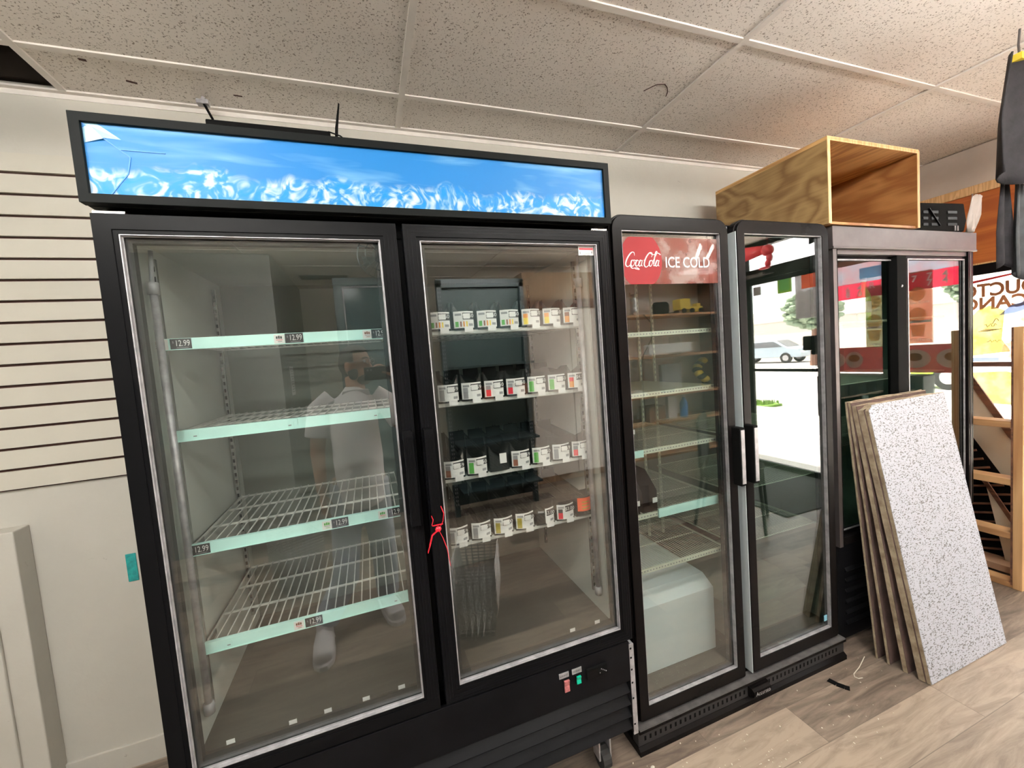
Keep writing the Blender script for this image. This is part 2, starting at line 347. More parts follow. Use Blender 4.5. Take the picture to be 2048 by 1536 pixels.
# ------------------------------------------------------------------ mesh helpers
class MB:
    def __init__(s): s.v = []; s.f = []; s.m = []
    def quadface(s, idx, m=0): s.f.append(tuple(idx)); s.m.append(m)
    def box(s, x0, x1, y0, y1, z0, z1, m=0, T=None):
        n = len(s.v)
        P = [Vector((x, y, z)) for z in (z0, z1) for y in (y0, y1) for x in (x0, x1)]
        if T: P = [T @ p for p in P]
        s.v += P
        for q in ((0, 2, 3, 1), (4, 5, 7, 6), (0, 1, 5, 4), (2, 6, 7, 3), (0, 4, 6, 2), (1, 3, 7, 5)):
            s.quadface([n+i for i in q], m)
        return s
    def bar(s, a, b, w, h=None, m=0):
        """box section bar from a to b"""
        a, b = Vector(a), Vector(b); h = h or w; d = b-a; l = d.length
        T = Matrix.Translation(a) @ d.to_track_quat('Z', 'Y').to_matrix().to_4x4()
        return s.box(-w/2, w/2, -h/2, h/2, 0, l, m, T)
    def tube(s, pts, r, n=8, m=0, cap=True, ry=None):
        """rings along a polyline; r a number or one per point"""
        pts = [Vector(p) for p in pts]; k = len(pts)
        rs = r if isinstance(r, (list, tuple)) else [r]*k
        b0 = len(s.v); up = None
        for i, p in enumerate(pts):
            d = (pts[min(i+1, k-1)]-pts[max(i-1, 0)]).normalized()
            if up is None: up = Vector((0, 0, 1)) if abs(d.z) < .9 else Vector((1, 0, 0))
            x = d.cross(up).normalized(); y = x.cross(d).normalized(); up = y
            for j in range(n):
                a = 2*PI*j/n
                s.v.append(p + x*math.cos(a)*rs[i] + y*math.sin(a)*rs[i]*(ry or 1))
        for i in range(k-1):
            for j in range(n):
                s.quadface((b0+i*n+j, b0+i*n+(j+1) % n, b0+(i+1)*n+(j+1) % n, b0+(i+1)*n+j), m)
        if cap:
            s.quadface([b0+j for j in range(n)][::-1], m); s.quadface([b0+(k-1)*n+j for j in range(n)], m)
        return s
    def lathe(s, prof, c=(0, 0, 0), n=20, m=0, T=None):
        b0 = len(s.v); c = Vector(c)
        for r, z in prof:
            for j in range(n):
                a = 2*PI*j/n; p = Vector((r*math.cos(a), r*math.sin(a), z))
                s.v.append((T @ p) if T else p+c)
        for i in range(len(prof)-1):
            for j in range(n):
                s.quadface((b0+i*n+j, b0+i*n+(j+1) % n, b0+(i+1)*n+(j+1) % n, b0+(i+1)*n+j), m)
        s.quadface([b0+j for j in range(n)][::-1], m); s.quadface([b0+(len(prof)-1)*n+j for j in range(n)], m)
        return s
    def prism(s, poly, d0, d1, axis='y', m=0, T=None):
        """extrude a 2-D outline: axis y -> outline in (x,z); axis x -> (y,z); axis z -> (x,y)"""
        def mk(p, d):
            q = {'y': (p[0], d, p[1]), 'x': (d, p[0], p[1]), 'z': (p[0], p[1], d)}[axis]
            q = Vector(q); return T @ q if T else q
        b0 = len(s.v); k = len(poly)
        for d in (d0, d1):
            for p in poly: s.v.append(mk(p, d))
        s.quadface(list(range(b0, b0+k)), m); s.quadface(list(range(b0+k, b0+2*k))[::-1], m)
        for j in range(k):
            s.quadface((b0+j, b0+k+j, b0+k+(j+1) % k, b0+(j+1) % k), m)
        return s
    def ell(s, c, r, m=0, n=14, T=None):
        c = Vector(c); prof = []
        b0 = len(s.v); k = 9
        for i in range(1, k):
            th = PI*i/k
            for j in range(n):
                a = 2*PI*j/n
                p = Vector((r[0]*math.sin(th)*math.cos(a), r[1]*math.sin(th)*math.sin(a), -r[2]*math.cos(th)))
                s.v.append(c + (T @ p if T else p))
        for i in range(k-2):
            for j in range(n):
                s.quadface((b0+i*n+j, b0+i*n+(j+1) % n, b0+(i+1)*n+(j+1) % n, b0+(i+1)*n+j), m)
        s.quadface([b0+j for j in range(n)][::-1], m); s.quadface([b0+(k-2)*n+j for j in range(n)], m)
        return s
    def mesh(s, me, off=(0, 0, 0), m=0, T=None):
        b0 = len(s.v); off = Vector(off)
        for v in me.vertices: s.v.append((T @ v.co if T else v.co)+off)
        for p in me.polygons: s.quadface([b0+i for i in p.vertices], m)
        return s
    def frame(s, x0, x1, z0, z1, w, y0, y1, m=0):
        """rectangular picture-frame lying in the xz plane, mitred"""
        b0 = len(s.v)
        for y in (y0, y1):
            for (a, b, c, d) in ((x0, x1, z0, z1), (x0+w, x1-w, z0+w, z1-w)):
                s.v += [Vector((a, y, c)), Vector((b, y, c)), Vector((b, y, d)), Vector((a, y, d))]
        for i in range(4):
            j = (i+1) % 4
            s.quadface((b0+i, b0+j, b0+4+j, b0+4+i), m); s.quadface((b0+8+i, b0+12+i, b0+12+j, b0+8+j), m)
            s.quadface((b0+i, b0+8+i, b0+8+j, b0+j), m); s.quadface((b0+4+i, b0+4+j, b0+12+j, b0+12+i), m)
        return s
    def build(s, name, mats, parent=None, bevel=0.0, smooth=False, label=None, fix=True):
        me = bpy.data.meshes.new(name)
        off = ROOT.get(parent.name, Vector((0, 0, 0))) if parent else Vector((0, 0, 0))
        me.from_pydata([p-off for p in s.v], [], s.f)
        if not isinstance(mats, (list, tuple)): mats = [mats]
        for a in mats: me.materials.append(M_[a] if isinstance(a, str) else a)
        me.polygons.foreach_set('material_index', s.m)
        if fix:
            bm = bmesh.new(); bm.from_mesh(me); bmesh.ops.recalc_face_normals(bm, faces=bm.faces); bm.to_mesh(me); bm.free()
        if smooth: me.polygons.foreach_set('use_smooth', [True]*len(me.polygons))
        me.update()
        o = bpy.data.objects.new(name, me); COL.objects.link(o)
        if parent: o.parent = parent; ROOT[o.name] = off
        if bevel > 0:
            b = o.modifiers.new('bevel', 'BEVEL'); b.width = bevel; b.segments = 2; b.limit_method = 'ANGLE'; b.angle_limit = 0.9
        if label: o['label'] = label
        return o
ROOT = {}
def tag(o, label, cat, group=None, kind=None):
    o['label'] = label; o['category'] = cat
    if group: o['group'] = group
    if kind: o['kind'] = kind
    return o
def thing(name, loc, label, cat, group=None):
    o = bpy.data.objects.new(name, None); COL.objects.link(o); o.location = loc; o.empty_display_size = .1
    ROOT[o.name] = Vector(loc)
    return tag(o, label, cat, group)
def struct(o): o['kind'] = 'structure'; return o
def kids(o): return [c for c in list(COL.objects) if c.parent == o]
def copy_tree(o, parent=None):
    c = o.copy(); COL.objects.link(c)
    if parent: c.parent = parent
    for ch in KID.get(o.name, []): copy_tree(ch, c)
    return c
KID = {}
def register(o):
    """remember the children of a prototype for copy_tree"""
    KID[o.name] = kids(o)
    for c in KID[o.name]: register(c)
def base(o, loc):
    """an object with its own origin at loc, mesh kept where it is"""
    d = Vector(loc); o.data.transform(Matrix.Translation(-d)); o.location = d; return o
_tc = {}
def textmesh(s, size=1.0, ext=0.0, bold=0.0, shear=0.0):
    k = (s, ext, bold, shear)
    if k not in _tc:
        cu = bpy.data.curves.new('lettering', 'FONT'); cu.body = s; cu.size = 1.0; cu.extrude = ext; cu.offset = bold; cu.shear = shear
        cu.align_x = 'CENTER'; cu.align_y = 'CENTER'; cu.resolution_u = 3
        ob = bpy.data.objects.new('lettering', cu); COL.objects.link(ob)
        dg = bpy.context.evaluated_depsgraph_get()
        me = bpy.data.meshes.new_from_object(ob.evaluated_get(dg))
        bpy.data.objects.remove(ob); _tc[k] = me
    return _tc[k]
def txt(mb, s, c, size, m=0, face='-y', width=None, bold=0.0, tilt=0.0, mirror=False, ext=0.0, shear=0.0):
    """lettering facing -y (into the room), -x or +x, centred at c"""
    me = textmesh(s, 1.0, ext, bold, shear)
    xs = [v.co.x for v in me.vertices]; wd = (max(xs)-min(xs)) or 1
    sx = (width/wd) if width else size
    Sx = Matrix.Diagonal((-sx if mirror else sx, size, 1, 1))
    R = {'-y': Matrix.Rotation(PI/2, 4, 'X'),
         '-x': Matrix.Rotation(-PI/2, 4, 'Z') @ Matrix.Rotation(PI/2, 4, 'X'),
         '+x': Matrix.Rotation(PI/2, 4, 'Z') @ Matrix.Rotation(PI/2, 4, 'X')}[face]
    T = Matrix.Translation(Vector(c)) @ R @ Matrix.Rotation(tilt, 4, 'Z') @ Sx
    mb.mesh(me, m=m, T=T)
# ================================================================== ROOM
XL, XS, YB, YF, ZC = -2.6, 4.5, 2.064, -3.7, 2.70
struct(MB().box(XL, XS+0.06, YF, YB, -0.06, 0).build('floor', 'floor'))
def wall(name, a, m='wall'): return struct(MB().box(*a).build(name, m))
wall('wall_back', (XL-.1, XS, YB, YB+.1, -.06, 3.1))
wall('wall_left', (XL-.1, XL, YF, YB, -.06, 3.1))
wall('wall_front', (XL-.1, XS, YF-.1, YF, -.06, 3.1))
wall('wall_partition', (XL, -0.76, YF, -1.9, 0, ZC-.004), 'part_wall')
# ceiling: lay-in tiles over a grid; two bays at the far left stand open
xs = [-2.199, -0.977, 0.244, 1.463, 2.683, 3.9, 4.62]; xs = [-2.7]+xs
ys = [YB, 1.809, 1.208, 0.608, 0.0, -0.6, -1.2, -1.8, -2.4, -3.0, YF]
cm = MB()
for i in range(len(xs)-1):
    for j in range(len(ys)-1):
        if xs[i+1] < -0.9 and j in (0, 1): continue
        cm.box(xs[i]+.001, xs[i+1]-.001, ys[j+1]+.001, ys[j]-.001, ZC+.004, ZC+.02)
for nm_, a_ in (('wall_shade_liner_back', (XL, XS, YB-.02, YB-.001, 2.722, 3.099)), ('wall_shade_liner_left', (XL+.001, XL+.02, YF, YB-.02, 2.722, 3.099))): struct(MB().box(*a_).build(nm_, 'plenum'))  # dark boards added over the pale walls so the open bays look dark
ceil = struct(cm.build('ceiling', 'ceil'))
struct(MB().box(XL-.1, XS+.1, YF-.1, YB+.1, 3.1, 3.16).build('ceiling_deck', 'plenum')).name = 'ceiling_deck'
gm = MB()
for x in xs[1:-1]: gm.box(x-.012, x+.012, YF, YB, ZC-.003, ZC+.004); gm.box(x-.002, x+.002, YF, YB, ZC, ZC+.04)
for y in ys[1:-1]: gm.box(XL, XS, y-.012, y+.012, ZC-.002, ZC+.0045)
g = gm.build('ceiling_grid', 'tgrid', ceil)
struct(MB().box(XL, 3.83, YB-.022, YB, ZC-.004, ZC+.003).box(XL, 3.83, YB-.003, YB, ZC-.022, ZC).build('trim_1', 'tgrid'))
# fissures and knocks on the tiles near the camera
fm = MB()
def scratch(pts, w=.0035):
    for a, b in zip(pts[:-1], pts[1:]): fm.bar((a[0], a[1], ZC+.0035), (b[0], b[1], ZC+.0035), w, .002)
scratch([(1.27, 1.55), (1.30, 1.50), (1.335, 1.49), (1.36, 1.505), (1.385, 1.53), (1.40, 1.56)])
scratch([(-.60, 1.33), (-.575, 1.335)], .008); scratch([(-.83, 1.85), (-.81, 1.853)], .01); scratch([(-.74, 1.94), (-.71, 1.95)], .01); scratch([(-.40, 1.95), (-.37, 1.952)], .006)
fm.build('tile_scuff', 'groove', ceil)
# baseboard, painted over
struct(MB().box(XL, -.5, YB-.012, YB, 0, .10).build('baseboard_back', 'wall', bevel=.002))
# slatwall
sm = MB(); z = 2.458; zs = [2.387-.0780*i for i in range(15)]
sm.box(XL+.01, -.60, YB-.006, YB-.001, 1.216, 2.458, 1)
edges = [2.458]+[q for zz in zs for q in (zz+.0052, zz-.0052)]+[1.222]
for i in range(0, len(edges)-1, 2):
    sm.box(XL+.01, -.60, YB-.020, YB-.005, edges[i+1], edges[i], 0)
o = sm.build('slatwall_panel', ['slat', 'groove'])
tag(base(o, (-1.6, YB-.01, 1.22)), 'cream slatwall panel with dark grooves on the wall left of the big cooler', 'wall panel')
# boxed cover low on the wall at far left
t = thing('wall_cover', (-1.9, 2.0, 0), 'cream painted boxed cover low on the wall, far left below the slatwall', 'cover')
wb = MB()
wb.box(-2.5, -1.272, 1.985, YB, 0.0, 1.078)
wb.build('cover_body', 'wall', t, bevel=.004)
wb = MB().box(-2.5, -1.345, 1.972, 1.985, .0, .93); wb.build('cover_panel', 'wall', t, bevel=.004)
o = MB().box(-1.0, -.966, YB-.004, YB, .777, .892).build('tape_patch', 'teal', bevel=.001)
tag(base(o, (-.98, YB, .83)), 'torn teal tape patch on the cream wall beside the big cooler', 'tape')

# ================================================================== BIG TWO-DOOR COOLER
BC = thing('display_cooler', (0.12, 1.6, 0), 'black two-door glass display cooler with blue ice sign on top', 'cooler')
c = MB()
c.box(-.560, .810, 1.905, 1.985, .17, 1.985)
c.box(-.560, -.520, 1.256, 1.905, .17, 1.985); c.box(.755, .810, 1.256, 1.905, .17, 1.985)
c.box(-.520, .755, 1.256, 1.905, 1.945, 1.985); c.box(-.520, .755, 1.256, 1.905, .53, .572); c.box(-.52, .755, 1.30, 1.905, .17, .20)
c.box(.085, .155, 1.256, 1.262, .572, 1.945)
c.build('cabinet', 'black', BC, bevel=.003)
l = MB()
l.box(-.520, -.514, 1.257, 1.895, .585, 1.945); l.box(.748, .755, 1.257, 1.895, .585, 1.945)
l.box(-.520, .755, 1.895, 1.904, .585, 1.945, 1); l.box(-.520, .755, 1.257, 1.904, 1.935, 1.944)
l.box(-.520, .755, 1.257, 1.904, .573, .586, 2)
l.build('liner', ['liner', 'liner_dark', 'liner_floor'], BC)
# light tubes, standards, clips
for x, lab in ((-.492, 1), (.728, 0)):
    MB().tube([(x, 1.285, .70), (x, 1.285, 1.80)], .0085, 12).build('lamp_tube', 'silver', BC, smooth=True)
    MB().tube([(x, 1.285, 1.80), (x, 1.285, 1.83), (x, 1.285, 1.832), (x+.004, 1.287, 1.91)], [.013, .013, .005, .005], 12).build('lamp_cap', 'grey', BC, smooth=True)
    MB().tube([(x, 1.285, .67), (x, 1.285, .70)], .013, 12).build('lamp_cap', 'grey', BC, smooth=True)
for x, y, m in ((-.503, 1.335, 'chrome'), (-.503, 1.78, 'chrome'), (.738, 1.335, 'chrome'), (.738, 1.78, 'chrome'), (.10, 1.885, 'grey'), (.14, 1.885, 'grey')):
    s = MB().box(x-.006, x+.006, y-.006, y+.004, .66, 1.90)
    for k in range(46): s.box(x-.003, x+.003, y-.0068, y-.006, .675+k*.0265, .688+k*.0265, 1)
    s.build('shelf_standard', [m, 'matte_black'], BC)
# doors
def door_big(x0, x1, hx, ridged):
    d = MB()
    d.frame(x0, x1, .527, 1.971, .036, 1.2, 1.243)
    d.frame(x0+.034, x1-.034, .527+.034, 1.971-.034, .0115, 1.2025, 1.243)
    dr = d.build('door', 'black_door', BC, bevel=.0012)
    rg = MB()
    for k in range(3):
        if ridged: rg.frame(x0+.004+k*.009, x1-.004-k*.009, .531+k*.009, 1.967-k*.009, .0014, 1.1990, 1.2)
        else: rg.box(x1-.006-k*.009, x1-.0045-k*.009, 1.199, 1.2, .56, 1.94)
    rg.build('ridge', 'black_ridge', dr)
    ix0, ix1, iz0, iz1 = x0+.047, x1-.047, .574, 1.925
    tr = MB().frame(ix0-.0015, ix1+.0015, iz0-.0015, iz1+.0015, .003, 1.2035, 1.222); tr.frame(ix0, ix1, iz0, iz1, .0035, 1.212, 1.2145)
    tr.build('glazing_bead', 'silver', dr, bevel=.0008)
    MB().frame(ix0-.02, ix1+.02, iz0-.02, iz1+.02, .024, 1.2440, 1.2545).frame(ix0+.001, ix1-.001, iz0+.001, iz1-.001, .013, 1.2245, 1.2440).build('gasket', 'rubber', dr)
    MB().box(ix0+.002, ix1-.002, 1.2195, 1.2235, iz0+.002, iz1-.002).build('glass_pane', 'glass', dr)
    h = MB().box(hx-.013, hx+.013, 1.160, 1.176, 1.115, 1.385).box(hx-.013, hx+.013, 1.176, 1.2, 1.36, 1.385).box(hx-.013, hx+.013, 1.176, 1.2, 1.115, 1.14)
    for k in range(6): h.box(hx-.009+k*.0035, hx-.0078+k*.0035, 1.1592, 1.1602, 1.13, 1.37)
    h.build('door_handle', 'black_door', dr, bevel=.003)
    return dr
d1 = door_big(-.558, .112, .088, False)
d2 = door_big(.130, .807, .146, True)
# hinges
for x in (-.525, .775):
    MB().box(x-.03, x+.03, 1.205, 1.232, 1.9725, 1.978).tube([(x-.01, 1.216, 1.971), (x-.01, 1.216, 1.985)], .006, 8).build('hinge', 'chrome', BC)
st = MB().box(.699, .757, 1.2180, 1.2192, 1.893, 1.923, 0)
st.box(.702, .754, 1.2174, 1.2180, 1.9105, 1.917, 1)
for k in range(4): st.box(.712+.002*(k % 2), .742, 1.2174, 1.2180, 1.905-k*.0035, 1.9062-k*.0035, 2)
st.box(.703, .7065, 1.2174, 1.218, 1.896, 1.905, 2); st.box(.747, .7505, 1.2174, 1.218, 1.899, 1.906, 2)
st.build('warning_sticker', ['paper', 'red', 'grey'], d2, label='white warning sticker with red heading')
# sign box
c = MB()
zt, zb = 2.181, 1.986
c.frame(-.562, .806, zb, zt, .020, 1.176, 1.20)
c.prism([(1.20, zb), (1.20, zt), (1.245, zt-.006), (1.39, zt-.06), (1.39, zb)], -.559, -.556, 'x')
c.prism([(1.20, zb), (1.20, zt), (1.245, zt-.006), (1.39, zt-.06), (1.39, zb)], .80, .803, 'x')
c.box(-.556, .80, 1.385, 1.39, zb, zt-.06); c.box(-.556, .80, 1.20, 1.39, zb-.001, zb+.003)
c.prism([(1.20, zt), (1.245, zt-.006), (1.39, zt-.06), (1.388, zt-.063), (1.245, zt-.009), (1.20, zt-.003)], -.556, .80, 'x')
sg = c.build('sign_box', 'sign_black', BC, bevel=.001)
p = MB().box(-.543, .788, 1.184, 1.1865, zb+.019, zt-.019)
go = p.build('sign_graphic', 'ice', sg)
go.data.transform(Matrix.Translation((.543+0.12-.0, 0, -(zb+.019)))); go.location = (-.543-.12, 0, zb+.019)
# the film has come loose at its left end and folded over
f = MB(); f.v += [Vector((-.541, 1.1835, 2.150)), Vector((-.528, 1.181, 2.158)), Vector((-.505, 1.179, 2.128)), Vector((-.541, 1.1835, 2.118))]; f.quadface((0, 1, 2, 3))
f.v += [Vector((-.541, 1.1838, 2.162)), Vector((-.515, 1.1838, 2.161)), Vector((-.475, 1.1838, 2.130)), Vector((-.508, 1.1825, 2.131))]; f.quadface((4, 5, 6, 7))
f.build('loose_film', 'ice_back', sg, label='pale folded-over corner of the sign film', fix=False)
f = MB().bar((-.541, 1.1832, 2.160), (-.462, 1.1832, 2.092), .0022, .002).bar((-.462, 1.1832, 2.092), (-.470, 1.1832, 2.055), .0022, .002).bar((-.470, 1.1832, 2.055), (-.505, 1.1832, 2.008), .0022, .002).bar((-.48, 1.1832, 2.108), (-.395, 1.1832, 2.107), .0018, .002)
f.build('film_crease', 'blue', sg)
# grille with louvres and the control strip
g = MB()
g.box(-.558, .790, 1.202, 1.216, .372, .520)
for k in range(4):
    z1 = .366-k*.0465
    g.prism([(1.202, z1-.040), (1.206, z1-.043), (1.245, z1), (1.241, z1+.003)], -.556, .788, 'x')
g.box(-.558, -.550, 1.202, 1.26, .172, .372); g.box(.786, .790, 1.202, 1.26, .172, .372); g.box(-.556, .788, 1.262, 1.266, .172, .372, 1)
gr = g.build('grille', ['black', 'matte_black'], BC, bevel=.0012)
a = MB().box(.791, .810, 1.203, 1.207, .160, .505).box(.8, .81, 1.207, 1.238, .16, .505)
for z_ in (.49, .455, .41, .36, .30, .2): a.tube([(.797, 1.2025, z_), (.797, 1.204, z_)], .004, 8, 1)
a.build('corner_trim', ['silver', 'matte_black'], BC, label='scuffed metal corner trim')
def switch(x, z_, m, lab, w=.0175, h=.030):
    s = MB().box(x-w/2-.002, x+w/2+.002, 1.1985, 1.203, z_-h/2-.002, z_+h/2+.002, 1); s.prism([(1.1985, z_-h/2), (1.1985, z_+h/2), (1.191, z_+h/2), (1.196, z_), (1.194, z_-h/2)], x-w/2, x+w/2, 'x', 0)
    s.build('switch', [m, 'matte_black'], gr, label=lab)
switch(.534, .447, 'red_dull', 'dull red rocker switch', .019, .040); switch(.580, .453, 'green_sw', 'green rocker switch', .016, .026)
for x, z_, s_ in ((.527, .484, 'LIGHT'), (.576, .484, 'DOOR HEAT')):
    q = MB().box(x-.018, x+.018, 1.1995, 1.2022, z_-.009, z_+.009, 0); txt(q, s_, (x, 1.1990, z_), .009, 1, width=.030); q.build('switch_label', ['silver', 'matte_black'], gr)
q = MB().box(.612, .692, 1.194, 1.203, .440, .476, 0).box(.618, .655, 1.193, 1.1945, .444, .472, 1)
for k in range(5): q.ell((.662+.006*k, 1.193, .452+.004*((k*3) % 4)), (.002, .001, .002), 2, 6)
q.build('thermostat', ['matte_black', 'black_brown', 'silver'], gr, bevel=.001)
# castors
for x, y in ((.70, 1.285), (.70, 1.88), (-.45, 1.285), (-.45, 1.88)):
    q = MB().box(x-.032, x+.032, y-.03, y+.03, .158, .169).box(x-.026, x-.020, y-.022, y+.022, .045, .160).box(x+.020, x+.026, y-.022, y+.022, .045, .16)
    q.tube([(x-.017, y, .0405), (x+.017, y, .0405)], .040, 16, 1)
    q.build('castor', ['silver', 'tyre'], BC)
# small white tags along the sill inside
for x, z_ in ((-.444, .5935), (-.293, .591), (-.202, .590), (-.097, .588), (.006, .588), (.598, .588), (.699, .588)):
    MB().box(x-.010, x+.010, 1.256, 1.257, z_-.006, z_+.006).build('sill_tag', 'paper', BC)

# wire shelves
def wire_shelf(x0, x1, y0, y1, z_, pitch, parent, mt='wire', r=.0016, ncross=5, fascia=None, under=True, name='wire_shelf'):
    s = MB(); n = round((x1-x0)/pitch)
    for i in range(n+1):
        x = x0+(x1-x0)*i/n; s.box(x-r, x+r, y0, y1, z_-2*r, z_)
    for i in range(ncross):
        y = y0+(y1-y0)*i/(ncross-1); rr = r*1.7; s.box(x0, x1, y-rr, y+rr, z_-2*r-2*rr, z_-2*r)
    s.box(x0-r, x0+r*2, y0, y1, z_-.009, z_); s.box(x1-r*2, x1+r, y0, y1, z_-.009, z_)
    return s.build(name, mt, parent)
def price_tag(x, z_, w, h, y, par, s='12.99', colour='tag_dark'):
    q = MB().box(x-w/2, x+w/2, y-.0012, y, z_-h/2, z_+h/2, 0)
    txt(q, s, (x+w*.08, y-.0016, z_+h*.05), h*.80, 1, width=w*.64)
    txt(q, '$', (x-w*.36, y-.0016, z_+h*.18), h*.28, 2)
    q.box(x-w*.22, x+w*.34, y-.0016, y-.0012, z_-h*.36, z_-h*.31, 2)
    q.build('price_tag', [colour, 'paper', 'grey'], par)
def pic_tag(x, z_, w, h, y, par, v=0):
    q = MB().box(x-w/2, x+w/2, y-.0012, y, z_-h/2, z_+h/2, 0)
    for k in range(3): q.box(x-w*.3+k*w*.2, x-w*.14+k*w*.2, y-.0016, y-.0012, z_+h*.02, z_+h*(.30+.05*(k % 2)), 1)
    q.box(x-w*.3, x+w*.3, y-.0016, y-.0012, z_-h*.14, z_-h*.08, 2); q.box(x-w*.15, x+w*.25, y-.0016, y-.0012, z_-h*.32, z_-h*.27, 1)
    q.build('picture_tag', ['paper', ('green', 'brownp', 'tag_dark')[v % 3], ('red', 'grey')[v % 2]], par)
def mint_shelf(z_, tags):
    sh = wire_shelf(-.500, .068, 1.325, 1.80, z_, .0258, BC, ncross=4)
    y = 1.318
    q = MB().box(-.498, .068, y, y+.006, z_-.026, z_+.004).box(-.498, .068, y+.006, y+.014, z_+.001, z_+.004).box(-.498, .068, y-.002, y, z_-.027, z_-.0245)
    q.build('price_channel', 'mint', sh, bevel=.0006)
    z2 = z_-.0115
    for kind, x in tags:
        if kind == 'p': price_tag(x, z2, .047, .0285, y, sh)
        elif kind == 'i': pic_tag(x, z2, .027, .025, y, sh, int(x*100))
        elif kind == 'e': pic_tag(x, z2, .040, .028, y-.001, sh, 1)
        else: q = MB().box(x-.010, x+.010, y-.001, y, z2-.008, z2+.008, 0).box(x-.004, x+.004, y-.0014, y-.001, z2-.005, z2-.002, 1).build('small_label', ['mint', 'grey'], sh)
    for x in (-.497, .062): MB().box(x-.004, x+.004, 1.33, 1.40, z_-.018, z_-.002).build('shelf_clip', 'chrome', sh)
mint_shelf(1.686, [('p', -.460), ('e', -.508), ('i', -.228), ('p', -.190), ('i', .010), ('p', .045)])
mint_shelf(1.440, [('s', -.455), ('s', -.226), ('s', .010)])
mint_shelf(1.124, [('p', -.478), ('i', -.158), ('p', -.122), ('i', .002), ('p', .040)])
mint_shelf(.842, [('s', -.44), ('i', -.262), ('p', -.222), ('s', .015)])
RZ = [1.672, 1.438, 1.187, .965]
for z_ in RZ:
    sh = wire_shelf(.178, .742, 1.325, 1.80, z_, .0258, BC)
    MB().box(.178, .744, 1.318, 1.327, z_-.013, z_+.001).build('front_rail', 'wire', sh, bevel=.002)

# bottle glides: trays with clear fronts, one card each
def arc_pts(x0, x1, y, bulge, n=7):
    return [(x0+(x1-x0)*i/n, y-bulge*math.sin(PI*i/n)) for i in range(n+1)]
def glide_proto(name, card, fins=True):
    """local origin: front centre of the tray, on the shelf"""
    o = bpy.data.objects.new(name, None); COL.objects.link(o); o.empty_display_size = .03; ROOT[o.name] = Vector((0, 0, 0))
    w = .034
    b = MB().box(-w, w, .0, .44, .0, .004)
    for k in range(5): b.box(-w+.008+k*.013, -w+.010+k*.013, .01, .44, .004, .007)
    b.build('tray_base', 'matte_black', o)
    # clear scooped front and side fins
    f = MB(); pts = arc_pts(-w, w, .002, .012)
    for (a, c_) in zip(pts[:-1], pts[1:]):
        n0 = len(f.v)
        ha = .050+.040*abs(2*((a[0]+w)/(2*w))-1)**2.2; hc = .050+.040*abs(2*((c_[0]+w)/(2*w))-1)**2.2
        f.v += [Vector((a[0], a[1], 0)), Vector((c_[0], c_[1], 0)), Vector((c_[0], c_[1], hc)), Vector((a[0], a[1], ha))]
        f.quadface((n0, n0+1, n0+2, n0+3))
    f.build('clear_front', 'smoke', o, fix=False)
    s = MB()
    for sx in (-1, 1): s.prism([(0.0, .0), (.44, .0), (.44, .085), (.10, .060), (.03, .088), (0, .090)], sx*w-.0008, sx*w+.0008, 'x')
    s.build('side_fin', 'smoke', o)
    if fins: MB().prism([(.30, .004), (.325, .004), (.325, .10), (.315, .10), (.30, .02)], -w+.004, w-.004, 'x').build('pusher', 'matte_black', o)
    if card: card(o, w)
    register(o)
    return o
def card_shape(q, w, z0, z1, m, y=-.0008, x0=-1., x1=1.):
    pts = arc_pts(-w, w, .002, .012, 14)
    for (a, c_) in zip(pts[:-1], pts[1:]):
        if a[0] < x0*w-1e-5 or c_[0] > x1*w+1e-5: continue
        n0 = len(q.v)
        q.v += [Vector((a[0], a[1]+y, z0)), Vector((c_[0], c_[1]+y, z0)), Vector((c_[0], c_[1]+y, z1)), Vector((a[0], a[1]+y, z1))]
        q.quadface((n0, n0+1, n0+2, n0+3), m)
def make_card(cols, price, block, patch=True, half=False):
    def fn(o, w):
        q = MB(); xa = -.2 if half else -1.
        card_shape(q, w, .006, .060, 0, -.0010, xa, 1.)
        card_shape(q, w, .033, .055, 1, -.0016, -.15 if not half else 0, 1.)
        if block == 'wide':
            for k, cc in enumerate(cols): card_shape(q, w, .010, .027, 3+k, -.0018, -.86+.30*k, -.86+.30*(k+1)+.02)
        elif cols:
            card_shape(q, w, .008, .030, 3, -.0018, -.9, -.40)
            if len(cols) > 1: card_shape(q, w, .030, .044, 4, -.0018, -.9, -.40)
        card_shape(q, w, .046, .053, 2, -.0018, -.86, -.28)
        card_shape(q, w, .012, .020, 2, -.0018, .3, .86)
        txt(q, price, (.012, -.0135, .044), .017, 0, width=.036)
        ob = q.build('price_card', ['paper', 'tag_dark', 'grey']+list(cols), o, fix=False)
        if patch:
            MB().box(-.004, .018, -.0150, -.0142, .035, .052).build('sticker', 'paper', o)
        MB().box(-.008+.006, .020+.006, -.0130, -.0122, -.008, .010).build('shelf_tag', 'paper', o)
    return fn
P = {
 'a': make_card(('green', 'brownp', 'orange', 'yellow'), '$3.50', 'wide'),
 'b': make_card(('yellow', 'orange'), '$4.50', 'side'),
 'c': make_card(('orange', 'brownp'), '$4.50', 'side'),
 'd': make_card(('grey', 'grey'), '$4.59', 'side'),
 'e': make_card(('red', 'grey'), '$3.50', 'side'),
 'f': make_card(('green', 'green'), '$4.50', 'side'),
 'g': make_card(('orange', 'red'), '$4.50', 'side', patch=False),
 'h': make_card(('gold', 'gold'), '$3.00', 'side'),
 'i': make_card(('brownp', 'grey'), '$4.59', 'side'),
 'j': make_card((), '$3.00', 'none', patch=False, half=True),
 'm': make_card(('red', 'tag_dark'), '$3.00', 'side', patch=False),
}
def card_none(o, w): MB().box(-.002, .022, -.0142, -.0132, .028, .062).build('sticker', 'paper', o)
